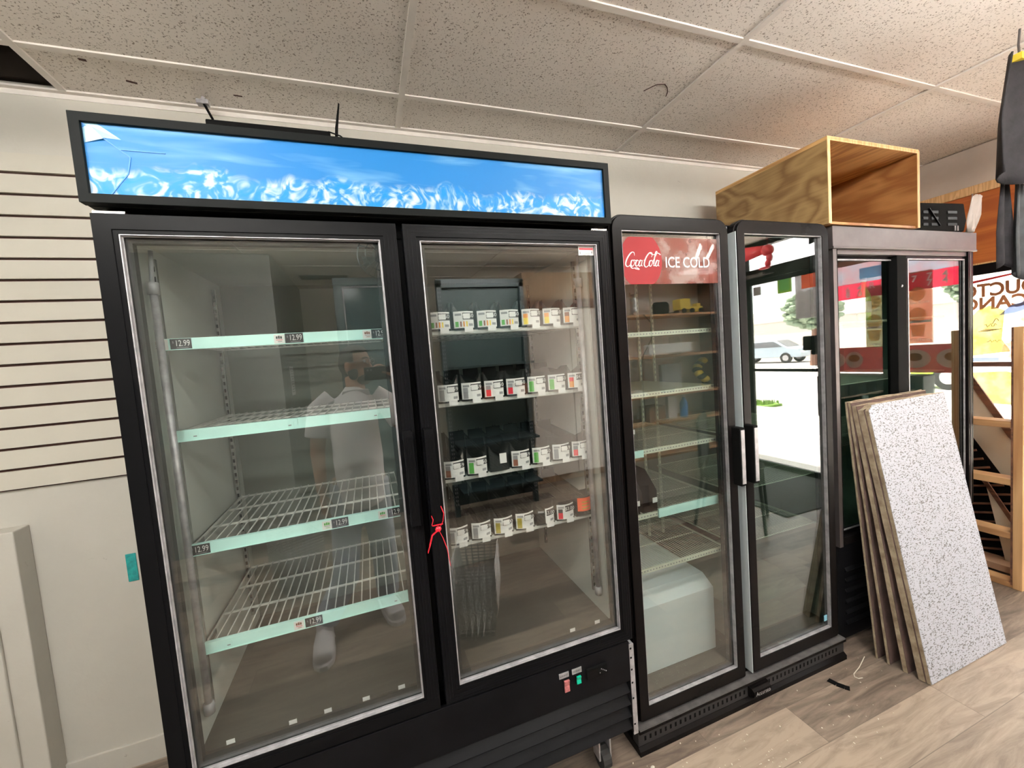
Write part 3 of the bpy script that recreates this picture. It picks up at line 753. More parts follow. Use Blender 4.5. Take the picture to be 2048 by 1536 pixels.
def card_neon(o, w):
    q = MB(); card_shape(q, w, .020, .070, 0, -.0012, -.9, .9)
    for k in range(3): card_shape(q, w, .028+.012*k, .032+.012*k, 1, -.0018, -.5, .5)
    q.build('orange_sticker', ['neon', 'gold'], o, fix=False)
P['n'] = card_none; P['o'] = card_neon
KINDS = {'a': 'striped card', 'b': 'yellow jar card', 'c': 'orange jar card', 'd': 'grey bottle card', 'e': 'red bottle card', 'f': 'green bottle card',
 'g': 'vermilion bottle card', 'h': 'olive card', 'i': 'brown bottle card', 'j': 'half card', 'm': 'red and black card', 'n': 'only a white sticker', 'o': 'neon orange sticker'}
ROWS = ['aaaabbc', 'ddeeffg', 'ifnifde', 'ddhhjmo']
ROWN = ['top', 'second', 'third', 'bottom']
ORD = ['leftmost', 'second from left', 'third from left', 'middle', 'third from right', 'second from right', 'rightmost']
protos = {}
XR = [(.232, .0795), (.240, .0783), (.238, .0783), (.232, .0795)]
for r, row in enumerate(ROWS):
    for k, ch in enumerate(row):
        if ch not in protos:
            o = glide_proto('bottle_tray', P[ch]); protos[ch] = o
        else: o = copy_tree(protos[ch])
        x0, dx = XR[r]
        o.location = (x0+dx*k, 1.314, RZ[r]+.0005)
        tag(o, 'bottle tray with %s, %s, %s shelf of the big cooler' % (KINDS[ch], ORD[k], ROWN[r]), 'bottle tray', 'bottle trays on the %s shelf' % ROWN[r])
# red ribbon tied on the right handle
rb = MB()
def ribbon(pts, w=.006):
    for a, b_ in zip(pts[:-1], pts[1:]): rb.bar(a, b_, w, .0012)
ribbon([(.150, 1.150, 1.098), (.162, 1.147, 1.120), (.166, 1.147, 1.142), (.160, 1.150, 1.163)], .004)
ribbon([(.146, 1.149, 1.096), (.128, 1.148, 1.084), (.118, 1.146, 1.055), (.112, 1.146, 1.038)], .009)
ribbon([(.148, 1.149, 1.096), (.158, 1.148, 1.070), (.166, 1.146, 1.040), (.172, 1.146, .985)], .005)
ribbon([(.130, 1.149, 1.112), (.135, 1.149, 1.128), (.131, 1.150, 1.140)], .004); ribbon([(.132, 1.156, 1.108), (.162, 1.156, 1.108)], .006)
rb.ell((.147, 1.150, 1.098), (.009, .006, .008))
tag(base(rb.build('ribbon', 'red'), (.147, 1.15, 1.1)), 'thin red ribbon tied around a handle of the big cooler', 'ribbon')

# things on top of the cooler
t = thing('router', (-.2, 1.47, 2.15), 'flat black router with a raised antenna on top of the big cooler', 'router')
q = MB().box(-.378, -.04, 1.45, 1.60, 2.318, 2.338).box(-.345, -.045, 1.46, 1.59, 2.30, 2.318)
q.build('router_body', 'matte_black', t, bevel=.004)
MB().box(-.34, -.06, 1.46, 1.58, 2.115, 2.301).build('router_stand', 'matte_black', t, bevel=.004)
MB().tube([(-.026, 1.47, 2.30), (-.020, 1.472, 2.36), (-.006, 1.475, 2.44)], [.008, .0075, .004], 10, ry=.6).box(-.045, -.02, 1.46, 1.48, 2.30, 2.32).build('antenna', 'matte_black', t, smooth=True)
MB().tube([(-.045, 1.45, 2.335), (-.01, 1.45, 2.325), (.02, 1.45, 2.30), (.04, 1.45, 2.25), (.05, 1.45, 2.14)], .0022, 6).build('cable', 'matte_black', t, smooth=True)
q = MB().bar((-.512, 1.98, 2.672), (-.482, 1.975, 2.60), .018, .006, 0).box(-.535, -.495, 1.965, 1.995, 2.668, 2.684, 1).bar((-.52, 1.98, 2.675), (-.51, 1.98, 2.698), .012, .012, 1)
tag(base(q.build('ceiling_bracket', ['matte_black', 'silver']), (-.5, 1.98, 2.66)), 'small bent black and silver bracket under the ceiling above the router', 'bracket')
# ================================================================== SECOND COOLER (two rounded-corner doors)
CC = thing('drinks_cooler', (1.45, 1.6, 0), 'black drinks cooler with rounded door corners and a red band on its left glass', 'cooler')
c = MB()
c.box(.845, 2.035, 1.93, 1.985, .02, 2.05)
c.box(.845, .885, 1.315, 1.93, .105, 2.05); c.box(1.995, 2.035, 1.315, 1.93, .105, 2.05)
c.box(.885, 1.995, 1.315, 1.93, 2.005, 2.05); c.box(.885, 1.995, 1.315, 1.93, .105, .165)
c.box(1.40, 1.47, 1.315, 1.34, .165, 2.005)
c.build('cabinet', 'black', CC, bevel=.004)
l = MB()
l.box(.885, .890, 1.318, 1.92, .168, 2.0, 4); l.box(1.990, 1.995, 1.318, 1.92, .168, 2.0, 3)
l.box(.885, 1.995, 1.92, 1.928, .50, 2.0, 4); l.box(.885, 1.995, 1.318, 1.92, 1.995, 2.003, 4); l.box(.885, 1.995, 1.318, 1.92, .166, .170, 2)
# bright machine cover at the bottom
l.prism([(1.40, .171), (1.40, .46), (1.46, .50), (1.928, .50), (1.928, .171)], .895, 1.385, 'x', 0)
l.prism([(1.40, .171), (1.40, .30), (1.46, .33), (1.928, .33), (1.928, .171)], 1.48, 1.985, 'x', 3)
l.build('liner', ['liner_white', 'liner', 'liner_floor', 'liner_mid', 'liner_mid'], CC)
def rrect(x0, x1, z0, z1, r, rb_, n=6):
    P_ = []
    for cx, cz, a0, rr in ((x1-r, z1-r, 0, r), (x0+r, z1-r, 90, r), (x0+rb_, z0+rb_, 180, rb_), (x1-rb_, z0+rb_, 270, rb_)):
        for k in range(n+1):
            a = math.radians(a0+90*k/n); P_.append((cx+rr*math.cos(a), cz+rr*math.sin(a)))
    return P_
def ring(q, o_, i_, y0, y1, m=0):
    b0 = len(q.v); k = len(o_)
    for y in (y0, y1):
        for p in o_: q.v.append(Vector((p[0], y, p[1])))
        for p in i_: q.v.append(Vector((p[0], y, p[1])))
    for j in range(k):
        j2 = (j+1) % k
        q.quadface((b0+j, b0+j2, b0+k+j2, b0+k+j), m); q.quadface((b0+2*k+j, b0+3*k+j, b0+3*k+j2, b0+2*k+j2), m)
        q.quadface((b0+j, b0+2*k+j, b0+2*k+j2, b0+j2), m); q.quadface((b0+k+j, b0+k+j2, b0+3*k+j2, b0+3*k+j), m)
def door_round(x0, x1, z0, z1, hx, gl):
    d = MB()
    w = .047
    o_ = rrect(x0, x1, z0, z1, .055, .012); o2 = rrect(x0+.006, x1-.006, z0+.006, z1-.006, .050, .008)
    i_ = rrect(x0+w, x1-w, z0+w+.012, z1-w-.012, .004, .004)
    ring(d, o_, i_, 1.280, 1.312, 0); ring(d, o2, i_, 1.268, 1.280, 0)
    dr = d.build('door', 'black_brown', CC, bevel=.002)
    MB().frame(x0+w-.001, x1-w+.001, z0+w+.011, z1-w-.011, .003, 1.271, 1.287).build('glazing_bead', 'silver', dr)
    MB().frame(x0+w, x1-w, z0+w, z1-w, .018, 1.3125, 1.3145).build('gasket', 'rubber', dr)
    MB().box(x0+w+.006, x1-w-.006, 1.285, 1.290, z0+w+.018, z1-w-.018).build('glass_pane', gl, dr)
    h = MB().box(hx-.014, hx+.014, 1.228, 1.270, .972, 1.215, 0)
    h.build('door_handle', 'matte_black', dr, bevel=.004)
    MB().box(hx-.0095, hx+.0095, 1.2255, 1.229, .982, 1.205).build('handle_insert', 'silver', dr, bevel=.001)
    return dr
c1 = door_round(.863, 1.418, .112, 2.058, 1.402, 'glass_lit')
c2 = door_round(1.455, 2.012, .112, 2.062, 1.475, 'glass_lowe')
MB().box(1.4535, 1.4555, 1.2685, 1.3125, .117, 2.01).build('door_edge', mat('pale_grey_door_edge', (.50, .56, .57), .5), c2, label='pale grey edge of the right door')
# pale lining seen in the slot between the doors
MB().box(1.419, 1.4538, 1.3085, 1.314, .12, 2.04).build('slot_strip', 'grey', CC)
for z_ in (1.955, 1.970): MB().ell((1.432, 1.306, z_), (.005, .004, .005)).build('hinge_screw', 'chrome', CC)
# base: ledge, perforated kick plate, foot rail, nameplate
b = MB()
b.box(.848, 2.035, 1.252, 1.93, .088, .104, 0); b.box(.850, 2.033, 1.2525, 1.30, .104, .1052, 1); b.box(.848, 2.035, 1.264, 1.30, .028, .088, 3); b.prism([(1.250, .0), (1.250, .02), (1.262, .030), (1.93, .030), (1.93, 0)], .845, 2.035, 'x', 0)
b.box(.85, 2.03, 1.2505, 1.2525, .1015, .1045, 1)
for k in range(46):
    x = .880+k*.0245
    if 1.405 < x < 1.525 or x > 1.99: continue
    b.box(x-.0045, x+.0045, 1.2632, 1.2642, .046, .064, 2)
b.build('kick_base', ['black_brown', 'dusty', 'matte_black', mat('kick_plate_grey', (.022, .021, .022), .5)], CC, bevel=.0015)
q = MB().box(1.415, 1.518, 1.250, 1.264, .032, .078, 0).tube([(1.418, 1.252, .055), (1.516, 1.252, .055)], .020, 10, 0); txt(q, 'Accurato', (1.467, 1.2312, .057), .026, 1, width=.082)
q.build('nameplate', ['black_brown', 'silver'], CC)
# decal band on the left door
BX0, BX1, BZ0, BZ1, BYd = .912, 1.369, 1.806, 1.980, 1.2838
MB().box(BX0, BX1, BYd, BYd+.0006, BZ0, BZ1).build('decal_band', film('pink_ice_film', (.55, .20, .16), .42, (.80, .60, .55), 14), c1)
pl = []
for k in range(60):
    a = 2*PI*k/60; x = 1.000+.094*math.cos(a); z_ = 1.893+.105*math.sin(a); pl.append((max(BX0, x), min(BZ1, max(BZ0, z_))))
MB().prism(pl, BYd-.0010, BYd-.0004).build('decal_disc', film('red_disc_film', (.60, .12, .13), .78), c1)
q = MB(); txt(q, 'ICE COLD', (1.218, BYd-.0014, 1.885), .058, 0, width=.215, bold=.006); q.build('decal_lettering', 'white', c1)
# script wordmark drawn as pen strokes (thin and thick), slanted
q = MB()
def pen(pts, w0=.0022, w1=.0052):
    """smooth stroke; thicker where the pen moves down"""
    sm_ = []
    n = len(pts)
    for i in range(n-1):
        p0, p1, p2_, p3 = pts[max(i-1, 0)], pts[i], pts[i+1], pts[min(i+2, n-1)]
        for k in range(5):
            t_ = k/5
            sm_.append(tuple(.5*((2*p1[j])+(-p0[j]+p2_[j])*t_+(2*p0[j]-5*p1[j]+4*p2_[j]-p3[j])*t_*t_+(-p0[j]+3*p1[j]-3*p2_[j]+p3[j])*t_**3) for j in (0, 1)))
    sm_.append(pts[-1])
    for a, b_ in zip(sm_[:-1], sm_[1:]):
        dx, dz = b_[0]-a[0], b_[1]-a[1]; l_ = math.hypot(dx, dz) or 1
        w = w0+(w1-w0)*max(0, -dz/l_); k = .0152
        def tr(p): return (.923+p[0]*k+p[1]*k*.22, BYd-.0016, 1.872+p[1]*k*.98)
        A, B_ = tr(a), tr(b_); q.bar(A, (B_[0]+(B_[0]-A[0])*.15, B_[1], B_[2]+(B_[2]-A[2])*.15), .0004, w)
pen([(2.5, 2.6), (2.2, 3.4), (1.4, 3.3), (.5, 1.9), (.3, .5), (1.0, -.1), (1.9, .6)])            # C
pen([(2.4, 1.5), (1.9, 1.4), (1.8, .4), (2.4, .0), (2.8, .8), (2.4, 1.5), (3.1, 1.4)])           # o
pen([(3.9, 1.3), (3.4, 1.5), (3.1, .6), (3.5, .0), (4.1, .5)])                                   # c
pen([(4.9, 1.3), (4.4, 1.5), (4.1, .5), (4.5, .0), (5.0, .9), (5.0, 1.5), (4.9, .3), (5.3, .1)]) # a
pen([(5.4, 1.5), (5.9, 1.6)])
pen([(7.6, 2.3), (7.7, 3.2), (6.9, 3.4), (6.0, 2.2), (5.7, .5), (6.4, -.2), (7.3, .5)])          # C
pen([(7.8, 1.5), (7.3, 1.3), (7.2, .4), (7.7, .0), (8.1, .8), (7.8, 1.5)])                       # o
pen([(8.1, 1.2), (8.9, 2.8), (9.1, 3.6), (8.7, 3.5), (8.5, 1.2), (8.7, .1), (9.1, .4)])          # l
pen([(9.9, 1.3), (9.4, 1.5), (9.1, .5), (9.5, .0), (10., .9), (10., 1.5), (9.9, .3), (10.3, .1)])# a
pen([(1.6, .2), (2.4, -.5), (3.6, -.35), (4.4, -.8), (3.2, -.6)])                                # swash
pen([(6.9, 3.4), (8.0, 2.9), (9.3, 3.3), (10.2, 2.9)])
q.build('decal_script', 'white', c1)
# shelves and contents
for z_ in (1.628, 1.388, 1.160, .898, .672):
    sh = wire_shelf(.905, 1.405, 1.345, 1.86, z_, .0125, CC, 'wire_cream', .0009, 4)
    q = MB().box(.905, 1.408, 1.338, 1.346, z_-.016, z_+.002, 0)
    for k in range(34): q.box(.915+k*.0145, .921+k*.0145, 1.3372, 1.3382, z_-.009, z_-.004, 1)
    q.build('front_rail', ['wire_cream', 'grey'], sh)
    if z_ == 1.160: MB().box(.918, .998, 1.331, 1.337, z_-.024, z_+.003).build('price_channel', 'mint', sh)
    if z_ == .898: MB().box(1.055, 1.365, 1.331, 1.337, z_-.022, z_+.014).build('price_channel', 'mint', sh)
for z_ in (1.16, .905, .66): wire_shelf(1.48, 1.985, 1.345, 1.86, z_, .0125, CC, 'wire_cream', .0009, 4)
for x in (.897, 1.392, 1.485, 1.983):
    s = MB().box(x-.006, x+.006, 1.84, 1.85, .52, 1.98)
    for k in range(50): s.box(x-.003, x+.003, 1.8395, 1.8400, .54+k*.028, .553+k*.028, 1)
    s.build('shelf_standard', ['wire_cream', 'grey'], CC)
q = MB().lathe([(.026, 0), (.028, .005), (.028, .085), (.020, .10), (.020, .122), (.012, .125)], (.962, 1.40, 1.1615), 16, 0).box(.930, 1.0, 1.365, 1.366, 1.163, 1.30, 1).box(.955, .985, 1.362, 1.364, 1.225, 1.243, 2)
o = q.build('juice_bottle', [mat('dark_red_juice', (.10, .008, .02), .2), 'clear', 'paper'], smooth=False)
tag(base(o, (.96, 1.4, 1.1615)), 'dark red bottle in a clear tray, left end of the drinks cooler shelf', 'bottle')
b = MB()
for k, x in enumerate((.945, 1.030)):
    b.prism([(1.352, .900), (1.60, .900), (1.60, 1.06), (1.42, 1.055), (1.352, .985)], x-.036, x-.034, 'x', 0); b.prism([(1.352, .900), (1.60, .900), (1.60, 1.06), (1.42, 1.055), (1.352, .985)], x+.034, x+.036, 'x', 0)
    b.box(x-.034, x+.034, 1.352, 1.60, .8995, .904, 0); b.box(x-.034, x+.034, 1.40, 1.404, .904, .99, 0)
    b.box(x+.012, x+.034, 1.348, 1.351, .935, .955, 1)
o = b.build('shelf_bin', ['matte_black', 'paper']); tag(base(o, (.99, 1.45, .90)), 'pair of joined black bins with white stickers low in the red-band cooler', 'bin')
MB().box(1.935, 1.955, 1.2835, 1.2845, .200, .228).box(1.938, 1.952, 1.2830, 1.2836, .206, .222).build('blue_sticker', mat('pale_blue_label', (.25, .55, .70), .5), c2)

# ================================================================== THIRD COOLER (sliding doors, steel header)
SC = thing('sliding_cooler', (2.6, 1.6, 0), 'black sliding-door cooler with a brushed steel header, behind the leaning ceiling tiles', 'cooler')
c = MB()
c.box(2.045, 3.170, 1.93, 1.97, .02, 2.05); c.box(2.045, 2.075, 1.33, 1.93, .03, 2.05); c.box(3.15, 3.170, 1.33, 1.93, .03, 2.05)
c.box(2.075, 3.15, 1.33, 1.93, 2.02, 2.05); c.box(2.075, 3.15, 1.30, 1.93, .52, .56)
c.box(2.050, 3.168, 1.285, 1.30, .03, .52)
for k in range(6): c.prism([(1.285, .40-k*.055), (1.274, .385-k*.055), (1.285, .372-k*.055)], 2.10, 3.10, 'x')
c.build('cabinet', 'black', SC, bevel=.003)
l = MB().box(2.075, 2.080, 1.33, 1.92, .56, 2.02).box(3.145, 3.15, 1.33, 1.92, .56, 2.02).box(2.075, 3.15, 1.92, 1.93, .56, 2.02).box(2.075, 3.15, 1.33, 1.92, .558, .562)
l.build('liner', mat('green_grey_liner', (.16, .24, .20), .45, var=.2), SC)
MB().box(2.040, 3.185, 1.262, 1.33, 1.966, 2.061).box(2.040, 3.185, 1.2585, 1.33, 1.958, 1.968).build('header', 'steel', SC, bevel=.002)
MB().box(2.048, 2.072, 1.268, 1.33, .52, 1.958, 0).box(2.072, 2.090, 1.276, 1.33, .52, 1.958, 1).box(3.120, 3.165, 1.268, 1.33, .52, 1.958, 1).box(3.136, 3.142, 1.2665, 1.268, .52, 1.958, 0).box(2.09, 3.12, 1.276, 1.33, 1.935, 1.958, 0).box(2.09, 3.12, 1.276, 1.33, .52, .56, 1).build('door_track', ['steel', 'black_brown'], SC, bevel=.0015)
def slide(x0, x1, y0, lab):
    q = MB().frame(x0, x1, .56, 1.934, .016, y0, y0+.022, 0); d = q.build('sliding_door', ['black_brown'], SC, bevel=.001, label=lab)
    MB().box(x0+.010, x1-.010, y0+.007, y0+.011, .574, 1.92).build('glass_pane', 'glass_lowe', d)
    MB().frame(x0+.014, x1-.014, .574, 1.92, .006, y0-.002, y0+.004).build('glazing_bead', 'silver', d)
    return d
slide(2.090, 2.560, 1.306, 'rear sliding door'); dd = slide(2.600, 3.125, 1.281, 'front sliding door')
MB().box(2.528, 2.602, 1.279, 1.326, .56, 1.934).build('meeting_stile', 'matte_black', SC, bevel=.002)
for z_ in (1.62, 1.30, .98):
    wire_shelf(2.09, 3.135, 1.38, 1.86, z_, .02, SC, 'wire_cream', .0013, 4)
for x in (2.57, 2.60): MB().box(x-.006, x+.006, 1.84, 1.85, .57, 1.98).build('shelf_standard', 'gondola', SC)
SC.location = (2.655, 1.63, 0); SC.scale = (1.0357, 1, 1)
def bottle(x, y, z_, m, lab, cap='silver', s=1.0):
    t = thing('bottle', (x, y, z_), lab, 'bottle')
    MB().lathe([(.028*s, 0), (.031*s, .006), (.031*s, .13*s), (.013*s, .18*s), (.012*s, .215*s)], (x, y, z_), 16).build('bottle_body', m, t, smooth=True)
    MB().lathe([(.014*s, .212*s), (.014*s, .228*s)], (x, y, z_), 12).build('cap', cap, t)
    MB().lathe([(.0316*s, .04*s), (.0316*s, .10*s)], (x, y, z_), 16).build('bottle_label', 'paper', t, smooth=True)
bottle(2.565, 1.45, 1.6218, mat('green_glass_bottle', (.05, .40, .02), .15), 'bright green bottle on the top shelf of the sliding-door cooler')
bottle(2.56, 1.45, .9818, mat('teal_bottle', (.01, .22, .24), .2), 'teal bottle on the lowest shelf of the sliding-door cooler', 'paper')
MB().tube([(2.56, 1.2785, 1.775), (2.563, 1.276, 1.78), (2.565, 1.2785, 1.785)], .003, 6).build('stile_screw', 'silver', SC)

# plywood box lying on the cooler tops
PB = thing('plywood_box', (2.36, 1.6, 2.065), 'open-fronted plywood box standing on top of the coolers', 'box')
q = MB(); x0, x1, y0, y1, z0, z1 = 2.022, 2.700, 1.272, 1.888, 2.064, 2.446; th = .018
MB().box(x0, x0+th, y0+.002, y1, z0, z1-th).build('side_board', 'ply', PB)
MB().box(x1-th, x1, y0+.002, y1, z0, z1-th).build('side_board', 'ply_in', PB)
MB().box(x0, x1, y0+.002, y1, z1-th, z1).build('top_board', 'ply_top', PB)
MB().box(x0+th, x1-th, y0+.01, y1, z0, z0+th*.6).build('bottom_board', 'ply_in', PB)
MB().box(x0+th, x1-th, y1-.012, y1, z0+.012, z1-th).build('back_board', 'ply_in', PB)
e = MB().box(x0, x0+th, y0, y0+.002, z0, z1-th).box(x1-th, x1, y0, y0+.002, z0, z1-th)
for k, (a, b_) in enumerate(((0, .007), (.008, .0125), (.0135, .018))): e.box(x0, x1-.006*(k == 2), y0, y0+.002, z1-th+a, z1-th+b_)
e.build('raw_edge', 'ply_edge', PB)
# black grille box with a torn bag
VB = thing('vent_unit', (3.0, 1.5, 2.05), 'black plastic vent unit with slots on top of the sliding-door cooler', 'vent unit')
T = Matrix.Translation((2.890, 1.412, 2.0625)) @ Matrix.Rotation(-.10, 4, 'Z')
q = MB().prism([(-.15, 0), (.25, 0), (.27, .06), (.25, .15), (-.15, .15)], -.10, .10, 'y', 0, T)
q.build('unit_body', 'matte_black', VB, bevel=.006)
q = MB()
for k, (xx, w) in enumerate(((-.12, .035), (-.06, .035), (.0, .05), (.12, .07))):
    for j in range(3): q.box(xx, xx+w, -.1035, -.1000, .030+.032*j, .044+.032*j, 0, T)
b_ = MB().bar(T @ Vector((-.02, -.104, .12)), T @ Vector((.06, -.104, .03)), .008, .003); b_.build('brace', 'black_brown', VB)
q.box(.17, .18, -.104, -.10, .004, .03, 1, T).box(.19, .20, -.104, -.10, .004, .03, 1, T)
q.build('vent_slots', ['black_brown', 'steel'], VB)
q = MB()
n0 = 0; cols_ = 8
for i in range(cols_+1):
    for j in range(7):
        x = 3.165+.008*i+.003*math.sin(j*2.1+i)+.012*(j/6)*i/2; z_ = 2.052+j*.034+(.008*math.sin(i*2.3) if j == 6 else 0)-.004*i*(j == 0)*0
        q.v.append(Vector((x, 1.288+.009*math.sin(i*1.9+j*.7)+.005*(i % 2)-.008*j*.3, max(z_, 2.0625))))
for i in range(cols_):
    for j in range(6): q.quadface((i*7+j, (i+1)*7+j, (i+1)*7+j+1, i*7+j+1))
o = q.build('plastic_bag', mat('milky_plastic', (.50, .45, .42), .35), fix=False, smooth=True)
m_ = o.modifiers.new('thickness', 'SOLIDIFY'); m_.thickness = .002
tag(base(o, (3.2, 1.29, 2.062)), 'torn milky plastic bag beside the black vent unit on the header', 'plastic bag')

# ================================================================== LEANING CEILING TILES
def lean(name, x0, x1, yb, yt, thick, m, lab, zt=1.22, chips=()):
    """yb: foot of the front face; yt: front face at the top"""
    t = thing(name, ((x0+x1)/2, yb, 0), lab, 'ceiling tile', 'spare ceiling tiles leaning on the sliding-door cooler')
    ang = math.asin((yt-yb)/zt)
    # tile local: u across, v up, w behind
    T = Matrix.Translation((x0, yb, thick*math.sin(ang))) @ Matrix.Rotation(-ang, 4, 'X')
    q = MB(); w = x1-x0; rr = random.Random(int(yb*1000))
    # outline with small nicks
    out = []
    def edge(a, b_, n, amp):
        for k in range(n):
            tt = k/n; out.append((a[0]+(b_[0]-a[0])*tt+rr.uniform(-amp, amp), a[1]+(b_[1]-a[1])*tt+rr.uniform(-amp, amp)))
    edge((0, .001), (w, .001), 10, .0010); edge((w, .002), (w, zt), 16, .0012)
    edge((w, zt), (0.0+(chips[0] if chips else 0), zt), 14, .0022)
    if chips: edge((chips[0], zt-.004), (0, zt-chips[1]), 4, .004)
    edge((0, zt-(chips[1] if chips else 0)), (0, .0), 16, .0016)
    out = [(a, max(b_, .0008)) for a, b_ in out]
    core = MB().prism(out, .0022, thick, 'y', 0, T); core.build('tile_core', ['tile_edge'], t)
    inner = [(min(max(a, .001), w-.001), min(max(b_, .003), zt-.003)) for a, b_ in out]
    MB().prism(inner, 0, .0022, 'y', 0, T).build('tile_face', m, t)
    return t
lean('ceiling_tile', 2.181, 2.790, 1.004, 1.226, .016, 'tile_new', 'clean white speckled ceiling tile, front of the leaning stack', 1.238, (.028, .03))
lean('ceiling_tile', 2.176, 2.780, 1.0215, 1.243, .026, 'tile_back', 'second leaning ceiling tile, thick ragged fibre edge, directly behind the white face', 1.23, (.05, .02))
lean('ceiling_tile', 2.170, 2.775, 1.080, 1.267, .020, 'tile_back', 'third leaning ceiling tile from the front, dark spotted edge', 1.225)
lean('ceiling_tile', 2.165, 2.765, 1.145, 1.2875, .012, 'tile_back', 'thin brown-faced ceiling tile, fourth from the front of the leaning stack', 1.235)
lean('ceiling_tile', 2.160, 2.760, 1.190, 1.2998, .010, 'tile_back', 'rearmost thin ceiling tile, resting on the dark sliding-door cooler', 1.235)
# ================================================================== RIGHT SIDE: bulkhead, storefront
XB = 3.84
struct(MB().box(XB, XB+.05, 1.15, YB, 2.452, ZC-.002).box(XB, XS, 1.10, 1.15, 1.95, ZC-.002).build('wall_right', 'pinkwall'))
q = MB().box(XB-.016, XB+.0, 1.15, YB-.001, 2.396, 2.452)
struct(q.build('trim_2', 'ply_edge', bevel=.003))
q = MB().box(XB-.004, XB+.012, 1.155, YB-.001, 1.945, 2.396)
tag(base(q.build('plywood_board', 'panel_red'), (XB, 1.6, 2.17)), 'reddish plywood panel over the poster window at right', 'panel')
q = MB().box(XB-.006, XB+.014, 1.155, YB-.001, 1.938, 1.948, 1).box(XB-.004, XB+.03, 1.155, YB-.001, 1.872, 1.938, 0)
struct(q.build('trim_3', ['black_brown', 'ply_edge']))
struct(MB().box(XB, XS, 1.15, YB, 1.945, 1.96).build('ceiling_bay', 'matte_black'))
# storefront: aluminium frame, sill wall, panes; door opening y -1.22..-.33
q = MB()
q.box(XS-.02, XS+.05, -.33, YB, 0, .30, 1); q.box(XS-.02, XS+.05, YF, -1.26, 0, .30, 1)
struct(q.build('wall_storefront', ['wall', 'beige']))
fr = MB()
for y in (YB-.03, .90, -.31, -1.24, -2.45, YF+.02): fr.box(XS-.03, XS+.05, y-.025, y+.025, 0, 2.70, 0)
fr.box(XS-.03, XS+.05, YF, YB, 2.26, 2.385, 0); fr.box(XS-.03, XS+.05, YF, YB, 2.64, 2.70, 0)
fr.box(XS-.03, XS+.05, -.33, YB, .30, .35, 0); fr.box(XS-.03, XS+.05, YF, -1.26, .30, .35, 0); fr.box(XS-.03, XS+.05, -1.24, -.31, 0, .012, 0)
struct(fr.build('window_frame_storefront', 'black_brown')).name = 'trim_4'
k_ = 1
for y0, y1 in ((.925, YB-.055), (-.285, .875), (-2.425, -1.265), (YF+.045, -2.475)):
    w_ = struct(MB().box(XS, XS+.006, y0, y1, .35, 2.26).box(XS, XS+.006, y0, y1, 2.385, 2.64).build('window_%d' % k_, 'glass_win')); k_ += 1
w_ = struct(MB().box(XS, XS+.006, -1.215, -.335, 2.385, 2.64).build('window_%d' % k_, 'glass_win'))
# glass door
D = struct(bpy.data.objects.new('door_1', None)); COL.objects.link(D); D.location = (XS, -.77, 0); ROOT[D.name] = Vector(D.location)
def yz_frame(q, y0, y1, z0, z1, w, xa, xb, m=0):
    q.box(xa, xb, y0, y0+w, z0, z1, m).box(xa, xb, y1-w, y1, z0, z1, m).box(xa, xb, y0+w, y1-w, z0, z0+w, m).box(xa, xb, y0+w, y1-w, z1-w, z1, m)
q = MB(); yz_frame(q, -1.213, -.337, .014, 2.258, .05, XS-.02, XS+.02); q.build('door_frame', 'black_brown', D, bevel=.002)
MB().box(XS, XS+.006, -1.163, -.387, .064, 2.208).build('door_glass', 'glass_win', D)
MB().bar((XS-.06, -1.17, 1.185), (XS-.06, -.38, 1.185), .035, .03).bar((XS-.06, -1.16, 1.185), (XS, -1.16, 1.185), .03).bar((XS-.06, -.39, 1.185), (XS, -.39, 1.185), .03).build('push_bar', 'black_brown', D)
MB().box(XS-.09, XS-.012, -.50, -.345, 1.40, 1.55).box(XS-.06, XS-.012, -.44, -.36, 1.35, 1.40).build('lock_box', 'matte_black', D, bevel=.01)
MB().box(XS-.05, XS-.02, -.385, -.337, .70, 1.12).box(XS-.05, XS-.02, -.38, -.337, 1.22, 1.33).build('lock_stile', 'matte_black', D)
MB().box(XS-.07, XS-.03, -1.20, -.95, 2.285, 2.33).bar((XS-.08, -1.08, 2.30), (XS-.10, -.80, 2.29), .02, .012).build('door_closer', 'steel', D)
# notices on the glass
def notice(name, y0, y1, z0, z1, m, lab, cat='sign', x=XS-.004, lines=()):
    t = thing(name, (x, (y0+y1)/2, z0), lab, cat)
    MB().box(x-.002, x, y0, y1, z0, z1).build('sheet', m, t)
    for k, l_ in enumerate(lines):
        q = MB(); l_(q, x-.0028); q.build('print', l_.m, t)
    return t
t = notice('door_sign', -.822, -.655, 2.055, 2.235, 'lime', 'small green sign with a lime border, reflected high in the glass door', 'sign')
MB().box(XS-.0075, XS-.006, -.80, -.68, 2.075, 2.21).build('print', 'green', t)
t = notice('menu_sheet', -.62, -.39, 1.745, 2.21, film('greyed_menu_film', (.42, .38, .40), .75), 'grey menu sheet with an orange-red header, reflected in the glass door', 'menu')
q = MB().box(XS-.0075, XS-.006, -.55, -.39, 2.06, 2.21, 0)
for k in range(16):
    for yy in (-.60, -.495): q.box(XS-.0075, XS-.006, yy, yy+.085-.01*((k*7) % 4), 1.765+k*.018, 1.771+k*.018, 1)
q.build('print', ['neon', 'grey'], t)
t = notice('grey_decal', -1.13, -1.03, 2.08, 2.18, 'grey', 'small grey round-topped decal near the hinge side of the glass door', 'decal')
